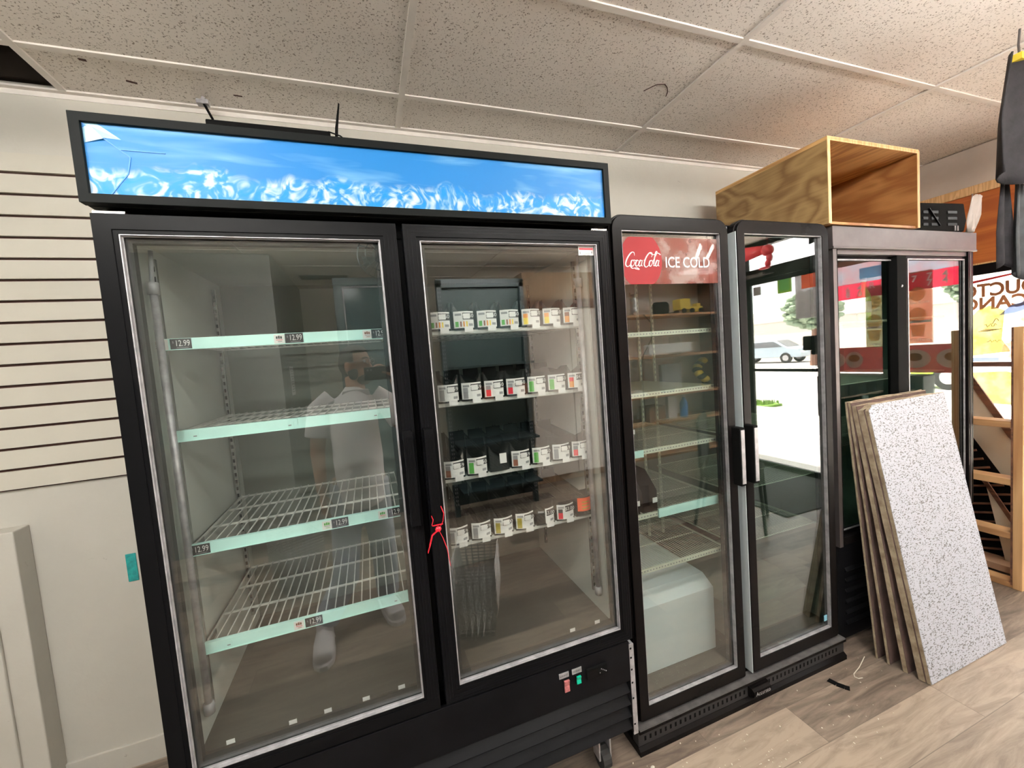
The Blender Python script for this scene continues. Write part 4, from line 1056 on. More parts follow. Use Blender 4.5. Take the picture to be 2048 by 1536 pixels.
# posters in the windows (seen from inside, so their lettering runs backwards)
FP = lambda n, c, o_, c2=None, s=8: film(n, c, o_, c2, s)
white_f = FP('poster_white_film', (.85, .83, .80), .55); 
t = thing('food_poster', (XS-.01, 1.40, .9), 'big translucent window poster lettered PRODUCTOS MEXICANOS, backwards from inside', 'poster')
MB().box(XS-.014, XS-.012, .96, 1.98, .92, 1.93).build('sheet', white_f, t)
q = MB(); txt(q, 'PRODUCTOS', (XS-.016, 1.585, 1.795), .135, 0, '+x', width=.66, bold=.035); txt(q, 'MEXICANOS', (XS-.016, 1.585, 1.695), .125, 0, '+x', width=.66, bold=.035)
q.build('print', mat('brown_orange_letters', (.50, .21, .10), .6), t)
q = MB(); q.prism([(1.98, 1.862), (1.55, 1.905), (1.2, 1.905), (1.2, 1.893), (1.55, 1.893), (1.98, 1.838)], XS-.0165, XS-.015, 'x'); q.build('print', FP('red_swoosh_film', (.35, .03, .03), .95), t)
q = MB(); q.prism([(1.80, 1.30), (1.81, 1.60), (1.77, 1.655), (1.71, 1.68), (1.63, 1.635), (1.645, 1.42), (1.60, 1.33)], XS-.0165, XS-.015, 'x'); q.prism([(1.98, .93), (1.98, 1.16), (1.62, 1.18), (1.40, 1.10), (1.40, .93)], XS-.0165, XS-.015, 'x')
q.build('print', FP('yellow_food_film', (.80, .68, .12), .75, (.85, .75, .35), 9), t)
q = MB(); q.prism([(1.62+.10*math.cos(a/24*2*PI)-.17, 1.56+.035*math.sin(a/24*2*PI)) for a in range(24)], XS-.0165, XS-.015, 'x')
q.prism([(1.60+.045*math.cos(a/20*2*PI), 1.335+.07*math.sin(a/20*2*PI)) for a in range(20)], XS-.0165, XS-.015, 'x'); q.build('print', FP('brown_food_film', (.60, .28, .12), .55, (.75, .55, .35), 14), t)
q = MB(); q.prism([(1.66, 1.60), (1.60, 1.665), (1.50, 1.70), (1.40, 1.71), (1.38, 1.66), (1.50, 1.64), (1.58, 1.61)], XS-.0165, XS-.015, 'x'); q.box(XS-.0165, XS-.015, 1.66, 1.80, 1.255, 1.285); q.build('print', FP('blue_cloth_film', (.22, .32, .60), .7), t)
q = MB()
for k in range(5): q.bar((XS-.017, 1.645+.015*k, 1.50-.003*k), (XS-.017, 1.72+.012*k, 1.487+.006*((k*3) % 4)), .0012, .004)
q.tube([(XS-.017, 1.67+.008*k, 1.53+.014*math.sin(k*1.9)) for k in range(9)], .0022, 5); q.tube([(XS-.017, 1.65+.009*k, 1.41+.010*math.sin(k*2.3)) for k in range(9)], .0022, 5); q.tube([(XS-.017, 1.66+.006*k, 1.56+.02*math.sin(k*.8)) for k in range(7)], .002, 5)
q.build('print', FP('dark_script_film', (.18, .16, .10), .8), t)
# second window: red banner, price strip, food strips
t = thing('price_poster', (XS-.01, .3, 2.0), 'red price banner with white numbers in the window reflected in the sliding door', 'poster')
MB().box(XS-.014, XS-.012, -.07, .86, 1.875, 2.02).build('sheet', FP('crimson_film', (.95, .08, .20), .85), t)
q = MB()
for yy, zz, s_ in ((.02, 1.965, '6'), (.02, 1.915, '8'), (.12, 1.97, '4'), (.12, 1.915, '0'), (.22, 1.975, 'R'), (.48, 1.97, '7'), (.58, 1.975, '7'), (.58, 1.92, '7'), (.68, 1.975, '4'), (.68, 1.925, '4'), (.79, 1.975, '5'), (.31, 1.975, 'R'), (.40, 1.98, 'O')): txt(q, s_, (XS-.0165, yy, zz), .075, 0, '+x', bold=.02)
q.build('print', 'white', t)
t = thing('photo_poster', (XS-.01, .3, 2.05), 'pink and blue photo poster above the red price banner', 'poster')
MB().box(XS-.014, XS-.012, -.20, .86, 2.02, 2.25).build('sheet', FP('pink_photo_film', (.75, .42, .48), .75, (.62, .62, .75), 5), t)
MB().box(XS-.0165, XS-.015, .12, .34, 2.05, 2.15).build('print', FP('sky_film', (.25, .55, .75), .7), t)
q = MB().box(XS-.0165, XS-.015, -.28, .40, 2.20, 2.26, 0); txt(q, 'OCEAN', (XS-.0185, .25, 2.228), .05, 1, '+x', bold=.02); txt(q, 'MARKET', (XS-.0185, .55, 2.22), .05, 0, '+x', bold=.02); q.build('print', ['brownp', 'white'], t)
def food_strip(name, y0, y1, z0, z1, m, lab, cup, word):
    t = thing(name, (XS-.01, (y0+y1)/2, z0), lab, 'poster')
    MB().box(XS-.014, XS-.012, y0, y1, z0, z1).build('sheet', m, t)
    q = MB(); yc = (y0+y1)/2
    for zz, r in ((z0+.42, .055), (z0+.24, .06)): q.prism([(yc+r*math.cos(a/20*2*PI), zz+r*1.1*math.sin(a/20*2*PI)) for a in range(20)], XS-.0165, XS-.015, 'x', 1)
    q.prism([(yc-.055, z0+.16), (yc+.055, z0+.16), (yc+.035, z0+.06), (yc-.035, z0+.06)], XS-.0165, XS-.015, 'x', 1)
    q.box(XS-.0165, XS-.015, y0+.01, y1-.01, z0+.175, z0+.195, 2)
    txt(q, word, (XS-.0175, yc, z0+.03), .032, 2, '+x', width=(y1-y0)*.8); txt(q, 'Stew Zone', (XS-.0175, yc, z0+.35), .032, 2, '+x', width=(y1-y0)*.8)
    q.build('print', [cup, cup, 'matte_white'], t)
food_strip('food_strip', .40, .60, 1.42, 2.03, FP('terracotta_film', (.66, .26, .16), .80, (.72, .38, .24), 6), 'tall terracotta food strip with bowls, lettered Coffee, left of the wall screen', FP('cup_film', (.72, .42, .18), .6), 'Coffee')
food_strip('food_strip', .165, .30, 1.40, 1.97, FP('olive_film', (.36, .38, .20), .78, (.48, .40, .22), 6), 'tall olive food strip beside the door-side edge of the window', FP('cup_film2', (.60, .40, .15), .6), 'Orange')
t = thing('coffee_banner', (XS-.01, .3, 1.17), 'maroon banner with white cups across the lower part of the window', 'poster')
MB().box(XS-.014, XS-.012, -.27, .86, 1.165, 1.405).build('sheet', FP('maroon_film', (.36, .10, .09), .93), t)
q = MB()
for yc, r in ((-.12, .105), (.06, .075), (.48, .105), (.72, .10)): q.prism([(yc+r*math.cos(a/24*2*PI), 1.285+.08*math.sin(a/24*2*PI)) for a in range(24)], XS-.0165, XS-.015, 'x', 0); q.prism([(yc+.05*math.cos(a/16*2*PI), 1.30+.035*math.sin(a/16*2*PI)) for a in range(16)], XS-.0175, XS-.0165, 'x', 1)
q.build('print', [FP('cup_white_film', (.72, .65, .58), .85), FP('coffee_film', (.45, .18, .06), .85)], t)
t = thing('low_blocker', (4.28, .16, 0), 'added dark green slatted counter below the maroon coffee banner', 'blocker')  # added block that hides the bright window below the banner in reflection
MB().box(4.30, 4.465, -.22, .62, 0, 1.155).build('blocker_body', mat('dark_green_laminate', (.045, .065, .055), .5), t, bevel=.004)
q = MB()
for k in range(11): q.box(4.292, 4.30, -.20+.074*k, -.175+.074*k, .55, 1.10)
q.build('front_slats', 'gondola', t)
# hanging cloths near the window
def cloth(name, x, y, z0, z1, w, lab, seed, depth=.05, cat='cloth', m='fabric'):
    rr = random.Random(seed); q = MB(); nu, nv = 14, 12; ph = rr.uniform(0, 6)
    for j in range(nv+1):
        v = j/nv
        for i in range(nu+1):
            u = i/nu; ww = w*(.35+.65*min(1, v*1.6+.12))
            q.v.append(Vector((x+depth*math.sin(u*9+ph)*(.4+.6*v), y+(u-.5)*ww, z1+(z0-z1)*v+.018*math.sin(u*7+ph)*v)))
    for j in range(nv):
        for i in range(nu): a = j*(nu+1)+i; q.quadface((a, a+1, a+nu+2, a+nu+1))
    o = q.build(name, m, fix=False, smooth=True); s_ = o.modifiers.new('thickness', 'SOLIDIFY'); s_.thickness = .006
    return tag(base(o, (x, y, z1)), lab, cat)
cl = cloth('hanging_apron', 2.525, .88, 2.121, 2.60, .28, 'black cloth hanging from a hook below the ceiling at the right edge', 3, .03)
cl.rotation_euler = (0, 0, 1.5)
q = MB().tube([(2.525, .88, 2.59), (2.53, .885, 2.64), (2.525, .88, 2.697)], .004, 6, 0); q.box(2.50, 2.555, .865, .895, 2.575, 2.60, 1)
tag(base(q.build('hook', ['steel', 'yellow']), (2.525, .88, 2.60)), 'metal ceiling hook with a yellow clip holding the upper black cloth', 'hook')
cl = cloth('hanging_strap', 2.555, .93, 1.80, 2.14, .085, 'short black cloth tail hanging below the upper black cloth', 5, .015)
cl.rotation_euler = (0, 0, 1.45)
cl = cloth('hanging_strap', 2.605, .905, 1.745, 2.14, .10, 'longer grey-black cloth tail hanging lowest under the upper black cloth', 12, .015, 'cloth', 'grey_cloth')
cl.rotation_euler = (0, 0, 1.6)
q = MB().ell((4.15, -.66, 2.50), (.05, .07, .06)).ell((4.15, -.64, 2.42), (.03, .035, .05)).ell((4.15, -.66, 2.36), (.03, .03, .04)).ell((4.15, -.70, 2.32), (.03, .07, .015)).prism([(-.94, 2.60), (-.70, 2.56), (-.66, 2.48), (-.95, 2.44)], 4.145, 4.155, 'x').tube([(4.15, -.66, 2.55), (4.15, -.66, 2.697)], .002, 5)
tag(base(q.build('party_ornament', mat('translucent_red_foil', (.65, .05, .07), .3), smooth=True), (4.15, -.7, 2.4)), 'shiny red party ornament hanging high by the glass door', 'ornament')

# ================================================================== STUD RACK with stored boards, right edge
R_ = thing('stud_rack', (3.46, 1.6, 0), 'unfinished pine stud rack with four rails, at the right edge', 'rack')
MB().box(3.415, 3.51, 1.170, 1.208, 0, 1.522).build('post', 'pine', R_, bevel=.002)
MB().box(3.415, 3.51, 2.015, 2.053, 0, 1.522).build('post', 'pine', R_, bevel=.002)
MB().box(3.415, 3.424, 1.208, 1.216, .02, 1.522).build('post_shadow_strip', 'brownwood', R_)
for z_ in (.985, .648, .330, .030): MB().box(3.42, 3.51, 1.208, 2.015, z_-.038 if z_ > .05 else 0, z_).build('rail', 'pine_y', R_, bevel=.002)
MB().box(3.420, 3.445, 1.208, 2.015, 1.300, 1.326).build('rail', 'brownwood', R_, label='thin dark top rail')
def slab(name, x, y0, z0, y1, z1, w, th, m, me_, lab, cat='board', extra=None):
    """board standing on edge behind the rack: its long upper edge runs (y0,z0)-(y1,z1) at x"""
    t = thing(name, (x, (y0+y1)/2, 0), lab, cat)
    d = Vector((0, y1-y0, z1-z0)).normalized(); n_ = Vector((0, d.z, -d.y))
    if n_.z > 0: n_ = -n_
    A, B_ = Vector((x, y0, z0)), Vector((x, y1, z1))
    return t, A, B_, d, n_
t, A, B_, d_, n_ = slab('leaning_board', 3.72, 1.90, 1.95, 1.30, .80, .5, .02, 'beige', 'brownwood', 'large beige board leaning diagonally behind the rack, brown edge')
def slabmesh(q, A, B_, n_, w, th, m=0):
    b0 = len(q.v)
    for dx in (0, th):
        for p in (A, B_, B_+n_*w, A+n_*w): q.v.append(p+Vector((dx, 0, 0)))
    for f in ((0, 1, 2, 3), (7, 6, 5, 4), (0, 4, 5, 1), (1, 5, 6, 2), (2, 6, 7, 3), (3, 7, 4, 0)): q.quadface([b0+i for i in f], m)
def yzpoly(name, x, th, poly, m, par=None): return MB().prism(poly, x, x+th, 'x').build(name, m, par)
yzpoly('board_face', 3.72, .018, [(1.52, 1.24), (1.315, .84), (1.16, .55), (1.16, .02), (1.95, .02), (1.95, 1.60), (1.72, 1.60)], 'beige', t)
q = MB().bar((3.715, 1.73, 1.64), (3.715, 1.315, .84), .012, .035).bar((3.715, 1.315, .84), (3.715, 1.16, .55), .012, .03)
q.build('board_edge', 'brownwood', t)
t = thing('beige_panel', (3.62, 1.5, 0), 'second beige panel leaning lower behind the rack, with a thin brown edge', 'board')
yzpoly('board_face', 3.62, .016, [(1.40, .56), (1.20, .19), (1.20, .02), (1.30, .02)], 'beige', t); MB().bar((3.615, 1.42, .60), (3.615, 1.20, .19), .01, .022).build('board_edge', 'brownwood', t)
t = thing('grille_panel', (3.66, 1.6, 0), 'dark ribbed grille panel between the two beige boards behind the rack', 'grille')
yzpoly('panel_back', 3.665, .006, [(1.98, .02), (1.98, 1.05), (1.53, .92), (1.30, .52), (1.12, .18), (1.12, .02)], 'black_brown', t)
q = MB()
for k in range(22):
    z0 = 1.02-.05*k; y0 = 1.62-.03*k
    q.bar((3.655, min(1.97, y0+.38), max(.03, z0-.15)), (3.655, y0-.02, max(.03, z0+.02-.05)), .006, .012)
q.build('rib', 'brownwood', t)
q = MB().bar((3.56, 1.36, .590), (3.56, 1.235, .628), .006, .022); tag(base(q.build('metal_strip', 'black_brown'), (3.56, 1.3, .61)), 'short dark metal strip lying across the upper gap of the rack', 'strip')
q = MB().box(3.53, 3.70, 1.22, 1.98, .0325, .075); tag(base(q.build('flat_board', 'cardboard', bevel=.003), (3.6, 1.6, .03)), 'flat brown board lying on the floor inside the rack', 'board')
for o in (t,): pass

# ================================================================== FLOOR LITTER
rr = random.Random(11); q = MB()
for k in range(120):
    if k < 85: x = rr.gauss(1.17, .17); y = 1.06+rr.gauss(0, .085)-(x-1.1)*.25
    else: x = rr.uniform(.95, 2.1); y = rr.uniform(.95, 1.25)
    if y > 1.245: y = 1.24-rr.random()*.03
    s_ = rr.choice((.001, .0014, .0018, .0024)); T = Matrix.Translation((x, y, s_*.5+.0002)) @ Matrix.Rotation(rr.uniform(0, 3), 4, 'Z')
    q.box(-s_, s_*rr.uniform(.6, 1.8), -s_*.7, s_*.7, -s_*.5, s_*.6, 0, T)
for x, y, s_ in ((1.06, 1.01, .011), (1.075, 1.03, .008), (1.035, 1.02, .006), (1.02, 1.0, .006), (.86, 1.20, .009), (.80, 1.05, .010), (1.05, .99, .005), (.90, 1.14, .005)):
    q.ell((x, y, s_*.5), (s_, s_*.7, s_*.5), 0, 7)
tag(base(q.build('tile_crumbs', 'crumb'), (1.2, 1.05, 0)), 'pale crumbs of broken ceiling tile scattered on the floor before the coolers', 'crumbs', kind='stuff')
q = MB()
for a, b_ in (((1.832, 1.205), (1.838, 1.175)), ((1.838, 1.175), (1.852, 1.150)), ((1.852, 1.150), (1.862, 1.135))): q.bar((a[0], a[1], .002), (b_[0], b_[1], .003), .024, .003)
tag(base(q.build('rubber_scrap', 'matte_black'), (1.84, 1.17, 0)), 'curled black strip of rubber on the floor below the drinks cooler', 'scrap')
q = MB().tube([(2.12, 1.225, .0022), (2.03, 1.195, .0022), (1.965, 1.180, .0022), (1.950, 1.168, .0022), (1.955, 1.155, .0022), (1.975, 1.150, .0022)], .0018, 6)
tag(base(q.build('string', 'crumb'), (2.0, 1.18, 0)), 'thin pale string on the floor left of the leaning tiles', 'string')

# ================================================================== LIGHT FITTINGS (ceiling, behind and beside the camera)
def batten(x, y, rz, lab, m='lamp', ln=1.2):
    t = thing('ceiling_light', (0, 0, 0), lab, 'ceiling light', 'hanging tube lights')
    MB().box(-ln/2-.03, ln/2+.03, -.022, .022, -.055, -.015).build('light_body', 'white', t, bevel=.004)
    for sx in (-1, 1): MB().tube([(sx*ln*.4, 0, -.016), (sx*ln*.4, 0, .0975)], .004, 6).build('hanger', 'steel', t)
    for sy in (-.062, .062):
        MB().tube([(-ln/2, sy, -.045), (ln/2, sy, -.045)], .015, 12).build('tube', m, t)
        MB().box(-ln/2-.02, -ln/2, min(sy, 0), max(sy, 0), -.058, -.03).box(ln/2, ln/2+.02, min(sy, 0), max(sy, 0), -.058, -.03).build('tube_holder', 'white', t)
    t.location = (x, y, 2.60); t.rotation_euler = (0, 0, rz)
    return t
batten(-1.1, .15, 0, 'twin-tube light hanging over the left side of the shop, behind the camera')
batten(1.75, .22, 0, 'twin-tube light hanging in the middle of the shop, behind the camera')
batten(-.65, -.88, 0, 'added twin-tube light hanging at the left, in line with the round fan')  # added lamp, brightens the back of the shop for the reflections
batten(1.15, -.86, 0, 'added twin-tube light hanging over the front of the dark gondola')  # added lamp, lifts the reflected shelving and cupboards
batten(3.58, -.95, 2.28, 'warm twin-tube light hanging near the glass door', 'lamp_warm', .75)
# ================================================================== SHOP SIDE SEEN IN THE GLASS
# island shelf unit at y -.5 facing the coolers
U = thing('shelf_unit', (2.75, -.65, 0), 'wooden island shelf unit reflected in the red-band cooler door', 'shelf unit')
MB().box(2.16, 2.18, -.80, -.50, 0, 2.24).build('side_panel', 'shelfwood', U); MB().box(3.30, 3.34, -.80, -.49, 0, 2.24).build('side_panel', 'brownwood', U)
MB().box(2.18, 3.30, -.80, -.79, 0, 2.24).build('back_panel', 'matte_white', U)
SZ = (.55, .86, 1.115, 1.478, 1.860, 2.215)
for z_ in SZ: MB().box(2.18, 3.30, -.79, -.50, z_-.020, z_).build('shelf', 'shelfwood', U, bevel=.002)
def item(name, q, mats, loc, lab, cat, bevel=0.0, smooth=False): return tag(base(q.build(name, mats, bevel=bevel, smooth=smooth), loc), lab, cat)
item('smart_speaker', MB().prism([(-.07, 0), (.07, 0), (.085, .03), (.085, .09), (.06, .115), (-.06, .115), (-.085, .09), (-.085, .03)], -.60, -.55, 'y', 0, Matrix.Translation((2.64, 0, 1.8605))), ['matte_black'], (2.64, -.57, 1.86), 'black rounded device standing on the upper island shelf', 'device', .01)
q = MB().box(2.86, 2.98, -.66, -.56, 1.90, 2.00, 0).box(2.96, 3.14, -.65, -.57, 1.875, 1.925, 0).box(3.08, 3.12, -.64, -.58, 1.925, 1.955, 0)
for x in (2.90, 3.00, 3.11):
    for y in (-.665, -.565): q.tube([(x, y, 1.885), (x, y+.015, 1.885)], .024, 12, 1)
item('toy_truck', q, ['yellow', 'matte_black'], (3.0, -.61, 1.861), 'yellow toy truck with black wheels on the upper island shelf', 'toy')
item('cable', MB().tube([(2.70, -.56, 1.866), (2.76, -.56, 1.872), (2.84, -.56, 1.866)], .004, 6).ell((2.80, -.56, 1.872), (.03, .014, .010)), ['matte_black'], (2.77, -.56, 1.861), 'short black cable with a plug between the device and the toy truck', 'cable')
rr = random.Random(4); q = MB()
for k in range(26): a = rr.uniform(0, 6); q.bar((2.35+.045*math.cos(a)*rr.random(), -.60, 1.862+rr.random()*.2), (2.35+.05*math.cos(a+2), -.585+.02*rr.random(), 1.862+rr.random()*.21), .012, .003)
item('foil_pack', q, ['chrome'], (2.35, -.6, 1.86), 'crumpled silver foil pack at the left of the upper island shelf', 'pack')
q = MB().box(2.38, 2.86, -.52, -.44, 1.50, 1.585, 0).box(2.42, 2.80, -.5215, -.52, 1.515, 1.565, 1).box(2.46, 2.50, -.523, -.5215, 1.520, 1.530, 2)
item('label_printer', q, ['white', 'grey', 'matte_black'], (2.62, -.5, 1.50), 'long white device with a grey front panel, on the middle island shelf', 'device', .003)
item('glass_jug', MB().lathe([(.05, 0), (.055, .01), (.05, .15), (.04, .17)], (2.80, -.60, 1.4785), 14), ['clear'], (2.8, -.6, 1.478), 'clear jug behind the long white device', 'jug')
q = MB().box(2.60, 2.83, -.60, -.56, 1.16, 1.39, 0).box(2.615, 2.72, -.604, -.60, 1.27, 1.37, 1)
for k in range(4): q.ell((2.76+.03*(k % 2), -.602, 1.20+.05*(k//2)), (.009, .004, .009), 2, 8)
item('wall_phone', q.box(2.66, 2.78, -.66, -.60, 1.1155, 1.17, 0), ['grey', mat('pale_lcd', (.45, .55, .75), .3), 'white'], (2.7, -.6, 1.116), 'grey desk console with a pale blue display on the third island shelf', 'console')
q = MB()
for k in range(9): a = k*.7; q.ell((3.12+.05*math.cos(a), -.60+.03*math.sin(a), 1.15+.03*k), (.05, .04, .035), k % 2, 8)
item('decor_bunch', q, ['yellow', 'matte_black'], (3.12, -.6, 1.12), 'yellow and black decorative bunch at the right of the third island shelf', 'decoration')
item('cord_loop', MB().tube([(2.38, -.49, 1.86), (2.44, -.47, 1.78), (2.43, -.46, 1.64), (2.33, -.46, 1.50), (2.30, -.46, 1.40), (2.31, -.46, 1.05), (2.32, -.47, .90)], .004, 6), ['matte_black'], (2.38, -.48, 1.4), 'black lead drooping down the left front of the island shelves', 'cable')
q = MB().lathe([(.035, 0), (.037, .01), (.037, .14), (.014, .18), (.014, .20)], (2.86, -.58, .8605), 14, 0).lathe([(.016, .195), (.016, .215)], (2.86, -.58, .8605), 12, 1)
item('blue_bottle', q, ['blue', 'white'], (2.86, -.58, .86), 'blue bottle with a white cap on a low island shelf', 'bottle')
item('paper_stack', MB().box(2.66, 2.76, -.60, -.56, .8605, 1.08).box(2.70, 2.74, -.62, -.60, .861, .95), ['white'], (2.7, -.58, .86), 'upright white papers beside the blue bottle', 'papers')
item('brown_carton', MB().box(2.44, 2.62, -.72, -.56, .8605, 1.00), ['cardboard'], (2.5, -.6, .86), 'small brown carton on a low island shelf', 'carton')
q = MB().box(2.20, 2.42, -.62, -.52, 1.1155, 1.13).prism([(2.20, 1.13), (2.42, 1.13), (2.38, 1.17), (2.26, 1.16)], -.64, -.54)
item('plastic_sheet', q, ['matte_white'], (2.3, -.6, 1.116), 'folded plastic sheeting at the left of the third island shelf', 'sheeting')
# black chair
CH = thing('mesh_chair', (2.88, -.08, 0), 'black mesh-back chair reflected low in the red-band cooler door', 'chair')
T = Matrix.Translation((2.88, -.08, 0)) @ Matrix.Rotation(2.5, 4, 'Z')
def tb(q, pts, r, m=0): q.tube([T @ Vector(p) for p in pts], r, 8, m)
q = MB(); pl_ = [(-.20, .50), (.20, .50), (.21, .80), (.16, .94), (-.16, .94), (-.21, .80)]; q.prism(pl_, .205, .225, 'y', 0, T); q.build('backrest', 'fabric', CH, bevel=.008)
q = MB().box(-.23, .23, -.24, .20, .43, .48, 0, T); q.build('seat', 'matte_black', CH, bevel=.015)
for sx in (-.21, .21):
    q = MB(); tb(q, [(sx, -.22, .43), (sx*1.05, -.25, .0)], .012); q.build('leg', 'matte_black', CH)
    q = MB(); tb(q, [(sx, .215, .90), (sx, .20, .43), (sx*1.05, .27, .0)], .012); q.build('leg', 'matte_black', CH)
# floor mat inside the door
item('door_mat', MB().box(3.30, 4.46, -1.15, .10, .0, .009), [mat('dark_rubber_mat', (.045, .055, .05), .8, var=.3, scale=20)], (3.9, -.5, 0), 'dark rubber mat on the floor inside the glass door', 'mat', .004)
# dark gondola with perforated uprights
G_ = thing('gondola', (1.15, -1.45, 0), 'dark metal shelving with perforated uprights, reflected behind the bottle trays', 'shelving')
MB().box(.70, 1.60, -1.62, -1.60, .10, 2.37).build('back_panel', 'gond_back', G_)
for x in (.70, 1.56):
    q = MB().box(x, x+.05, -1.60, -1.55, 0, 2.37, 0)
    for k in range(55):
        for dx in (.012, .030): q.box(x+dx, x+dx+.008, -1.5505, -1.5495, .12+k*.040, .140+k*.040, 1)
    q.build('upright', ['gondola', 'silver'], G_)
q = MB().box(.70, 1.61, -1.60, -1.55, 2.30, 2.38, 0)
for k in range(32): q.bar((.73+k*.0268, -1.549, 2.325), (.737+k*.0268, -1.549, 2.355), .006, .002, 1)
q.build('top_rail', ['gondola', 'silver'], G_)
for z_ in (.30, .75, 1.15, 1.5): MB().box(.75, 1.56, -1.60, -1.28, z_, z_+.02).build('shelf', 'gondola', G_)
rr = random.Random(2)
for k in range(6):
    q = MB().box(.80+.12*k, .89+.12*k, -1.52, -1.34, 1.1705, 1.26+.02*(k % 3)); o = q.build('stock_carton', [('matte_black', 'gondola', 'brownp')[k % 3]])
    tag(base(o, (.85+.12*k, -1.43, 1.17)), 'dark carton on the gondola shelf, %s from the left' % ('first', 'second', 'third', 'fourth', 'fifth', 'sixth')[k], 'carton', 'dark cartons on the gondola')
# dark teal cabinet behind the photographer
K_ = thing('teal_cabinet', (.15, -2.2, 0), 'dark teal glass-fronted cabinet reflected above the photographer', 'cabinet')
MB().box(-.25, .62, -2.55, -2.02, 0, 2.50).build('cabinet_body', 'gondola', K_, bevel=.004)
MB().frame(-.22, .60, .10, 2.46, .05, -2.02, -1.995).build('door_frame', 'gond_back', K_); MB().frame(-.165, .545, .155, 2.405, .012, -1.999, -1.990).build('bead', 'silver', K_)
MB().box(-.165, .545, -2.018, -2.010, .16, 2.40).build('door_face', mat('teal_glass_face', (.05, .085, .09), .2), K_)
# tall wooden cupboards further right
W_ = thing('tall_cupboard', (2.35, -2.2, 0), 'tall tan wooden cupboard reflected right of the dark metal shelving', 'cupboard')
MB().box(1.80, 2.95, -2.7, -2.05, 0, 2.55).build('cupboard_body', wood('tan_cupboard', (.34, .22, .13), (.45, .31, .20), 'Z', 4), W_, bevel=.004)
for x in (1.82, 2.38): MB().box(x, x+.55, -2.05, -2.03, .08, 2.1).build('cupboard_door', 'matte_white', W_, bevel=.004)
MB().box(1.80, 2.95, -2.05, -2.02, 2.12, 2.22).build('cornice', 'brownwood', W_)
# nested wire baskets on the floor
NB = thing('basket_stack', (.50, .10, 0), 'tall stack of nested wire baskets reflected below the bottle trays', 'basket stack', 'stacks of nested wire baskets')
def basket(z_, par, x0=-.13, x1=.13, y0=-.19, y1=.19):
    q = MB(); r = .0016; hgt = .16
    for hh, g_ in ((0, .03), (.08, .015), (hgt, 0)): q.tube([(x0+g_, y0+g_, z_+hh), (x1-g_, y0+g_, z_+hh), (x1-g_, y1-g_, z_+hh), (x0+g_, y1-g_, z_+hh), (x0+g_, y0+g_, z_+hh)], r*(1.8 if hh == hgt else 1), 4)
    for k in range(7):
        t_ = k/6; x = x0+(x1-x0)*t_; xa = x0+.03+(x1-x0-.06)*t_
        q.tube([(x, y0, z_+hgt), (xa, y0+.03, z_), (xa, y1-.03, z_), (x, y1, z_+hgt)], r, 4)
    for k in range(1, 8):
        t_ = k/8; y = y0+(y1-y0)*t_; ya = y0+.03+(y1-y0-.06)*t_
        q.tube([(x0, y, z_+hgt), (x0+.03, ya, z_), (x1-.03, ya, z_), (x1, y, z_+hgt)], r, 4)
    return q.build('wire_basket', 'chrome', par)
bb = bpy.data.objects.new('basket_stack_geometry', None); 
ROOT[NB.name] = Vector((0, 0, 0)); b0_ = basket(0.002, NB); bpy.data.objects.remove(bb)
for k in range(1, 13):
    c_ = b0_.copy(); COL.objects.link(c_); c_.location = (.002*math.sin(k*2.1), .002*math.cos(k*1.7), .021*k); 
NB.rotation_euler = (0, 0, .35)
register(NB); NB2 = copy_tree(NB); NB2.location = (-.62, -.85, 0); NB2.rotation_euler = (0, 0, -.5); NB2['label'] = 'second wire basket stack, beside the photographer in the left door reflection'
# fan and vent
F_ = thing('fan', (.20, -1.05, 2.62), 'round caged fan under the ceiling, reflected at the top of the left door', 'fan')
q = MB()
for k in range(28): a = 2*PI*k/28; q.tube([(.20+.02*math.cos(a), -1.05, 2.47+.02*math.sin(a)), (.20+.11*math.cos(a), -1.00, 2.47+.11*math.sin(a)), (.20+.19*math.cos(a), -1.05, 2.47+.19*math.sin(a))], .0028, 4)
for r_ in (.19, .13, .07): q.tube([(.20+r_*math.cos(a/30*2*PI), -1.05+(.05 if r_ < .19 else 0)*.8, 2.47+r_*math.sin(a/30*2*PI)) for a in range(31)], .005, 5)
q.build('cage', 'gondola', F_)
q = MB()
for k in range(4):
    a = PI/2*k+.3; q.prism([(.20+.03*math.cos(a), 2.47+.03*math.sin(a)), (.20+.16*math.cos(a-.3), 2.47+.16*math.sin(a-.3)), (.20+.165*math.cos(a+.25), 2.47+.165*math.sin(a+.25))], -1.075, -1.070)
q.build('blade', 'gondola', F_); MB().box(.19, .21, -1.13, -1.07, 2.62, ZC-.004).tube([(.20, -1.13, 2.47), (.20, -1.06, 2.47)], .045, 14).box(.19, .21, -1.13, -1.11, 2.47, 2.63).build('motor', 'grey', F_)
q = MB().box(-.66, -.10, -3.05, -2.80, ZC-.008, ZC-.003, 0)
for k in range(9): q.box(-.64, -.12, -3.035+.026*k, -3.025+.026*k, ZC-.0115, ZC-.008, 1)
item('air_vent', q, ['silver', 'matte_black'], (-.38, -2.9, ZC-.005), 'louvred air vent in the ceiling, reflected left of the round fan', 'vent')
# sheets pinned on the back side: notices on the partition
q = MB().box(-.759, -.7565, -2.5, -2.3, 1.35, 1.65, 0)
for k in range(9): q.box(-.7565, -.7560, -2.48, -2.32-.02*(k % 3), 1.38+.027*k, 1.39+.027*k, 1)
item('wall_notice', q, ['paper', 'grey'], (-.757, -2.4, 1.5), 'printed notice pinned on the inner partition wall', 'notice')

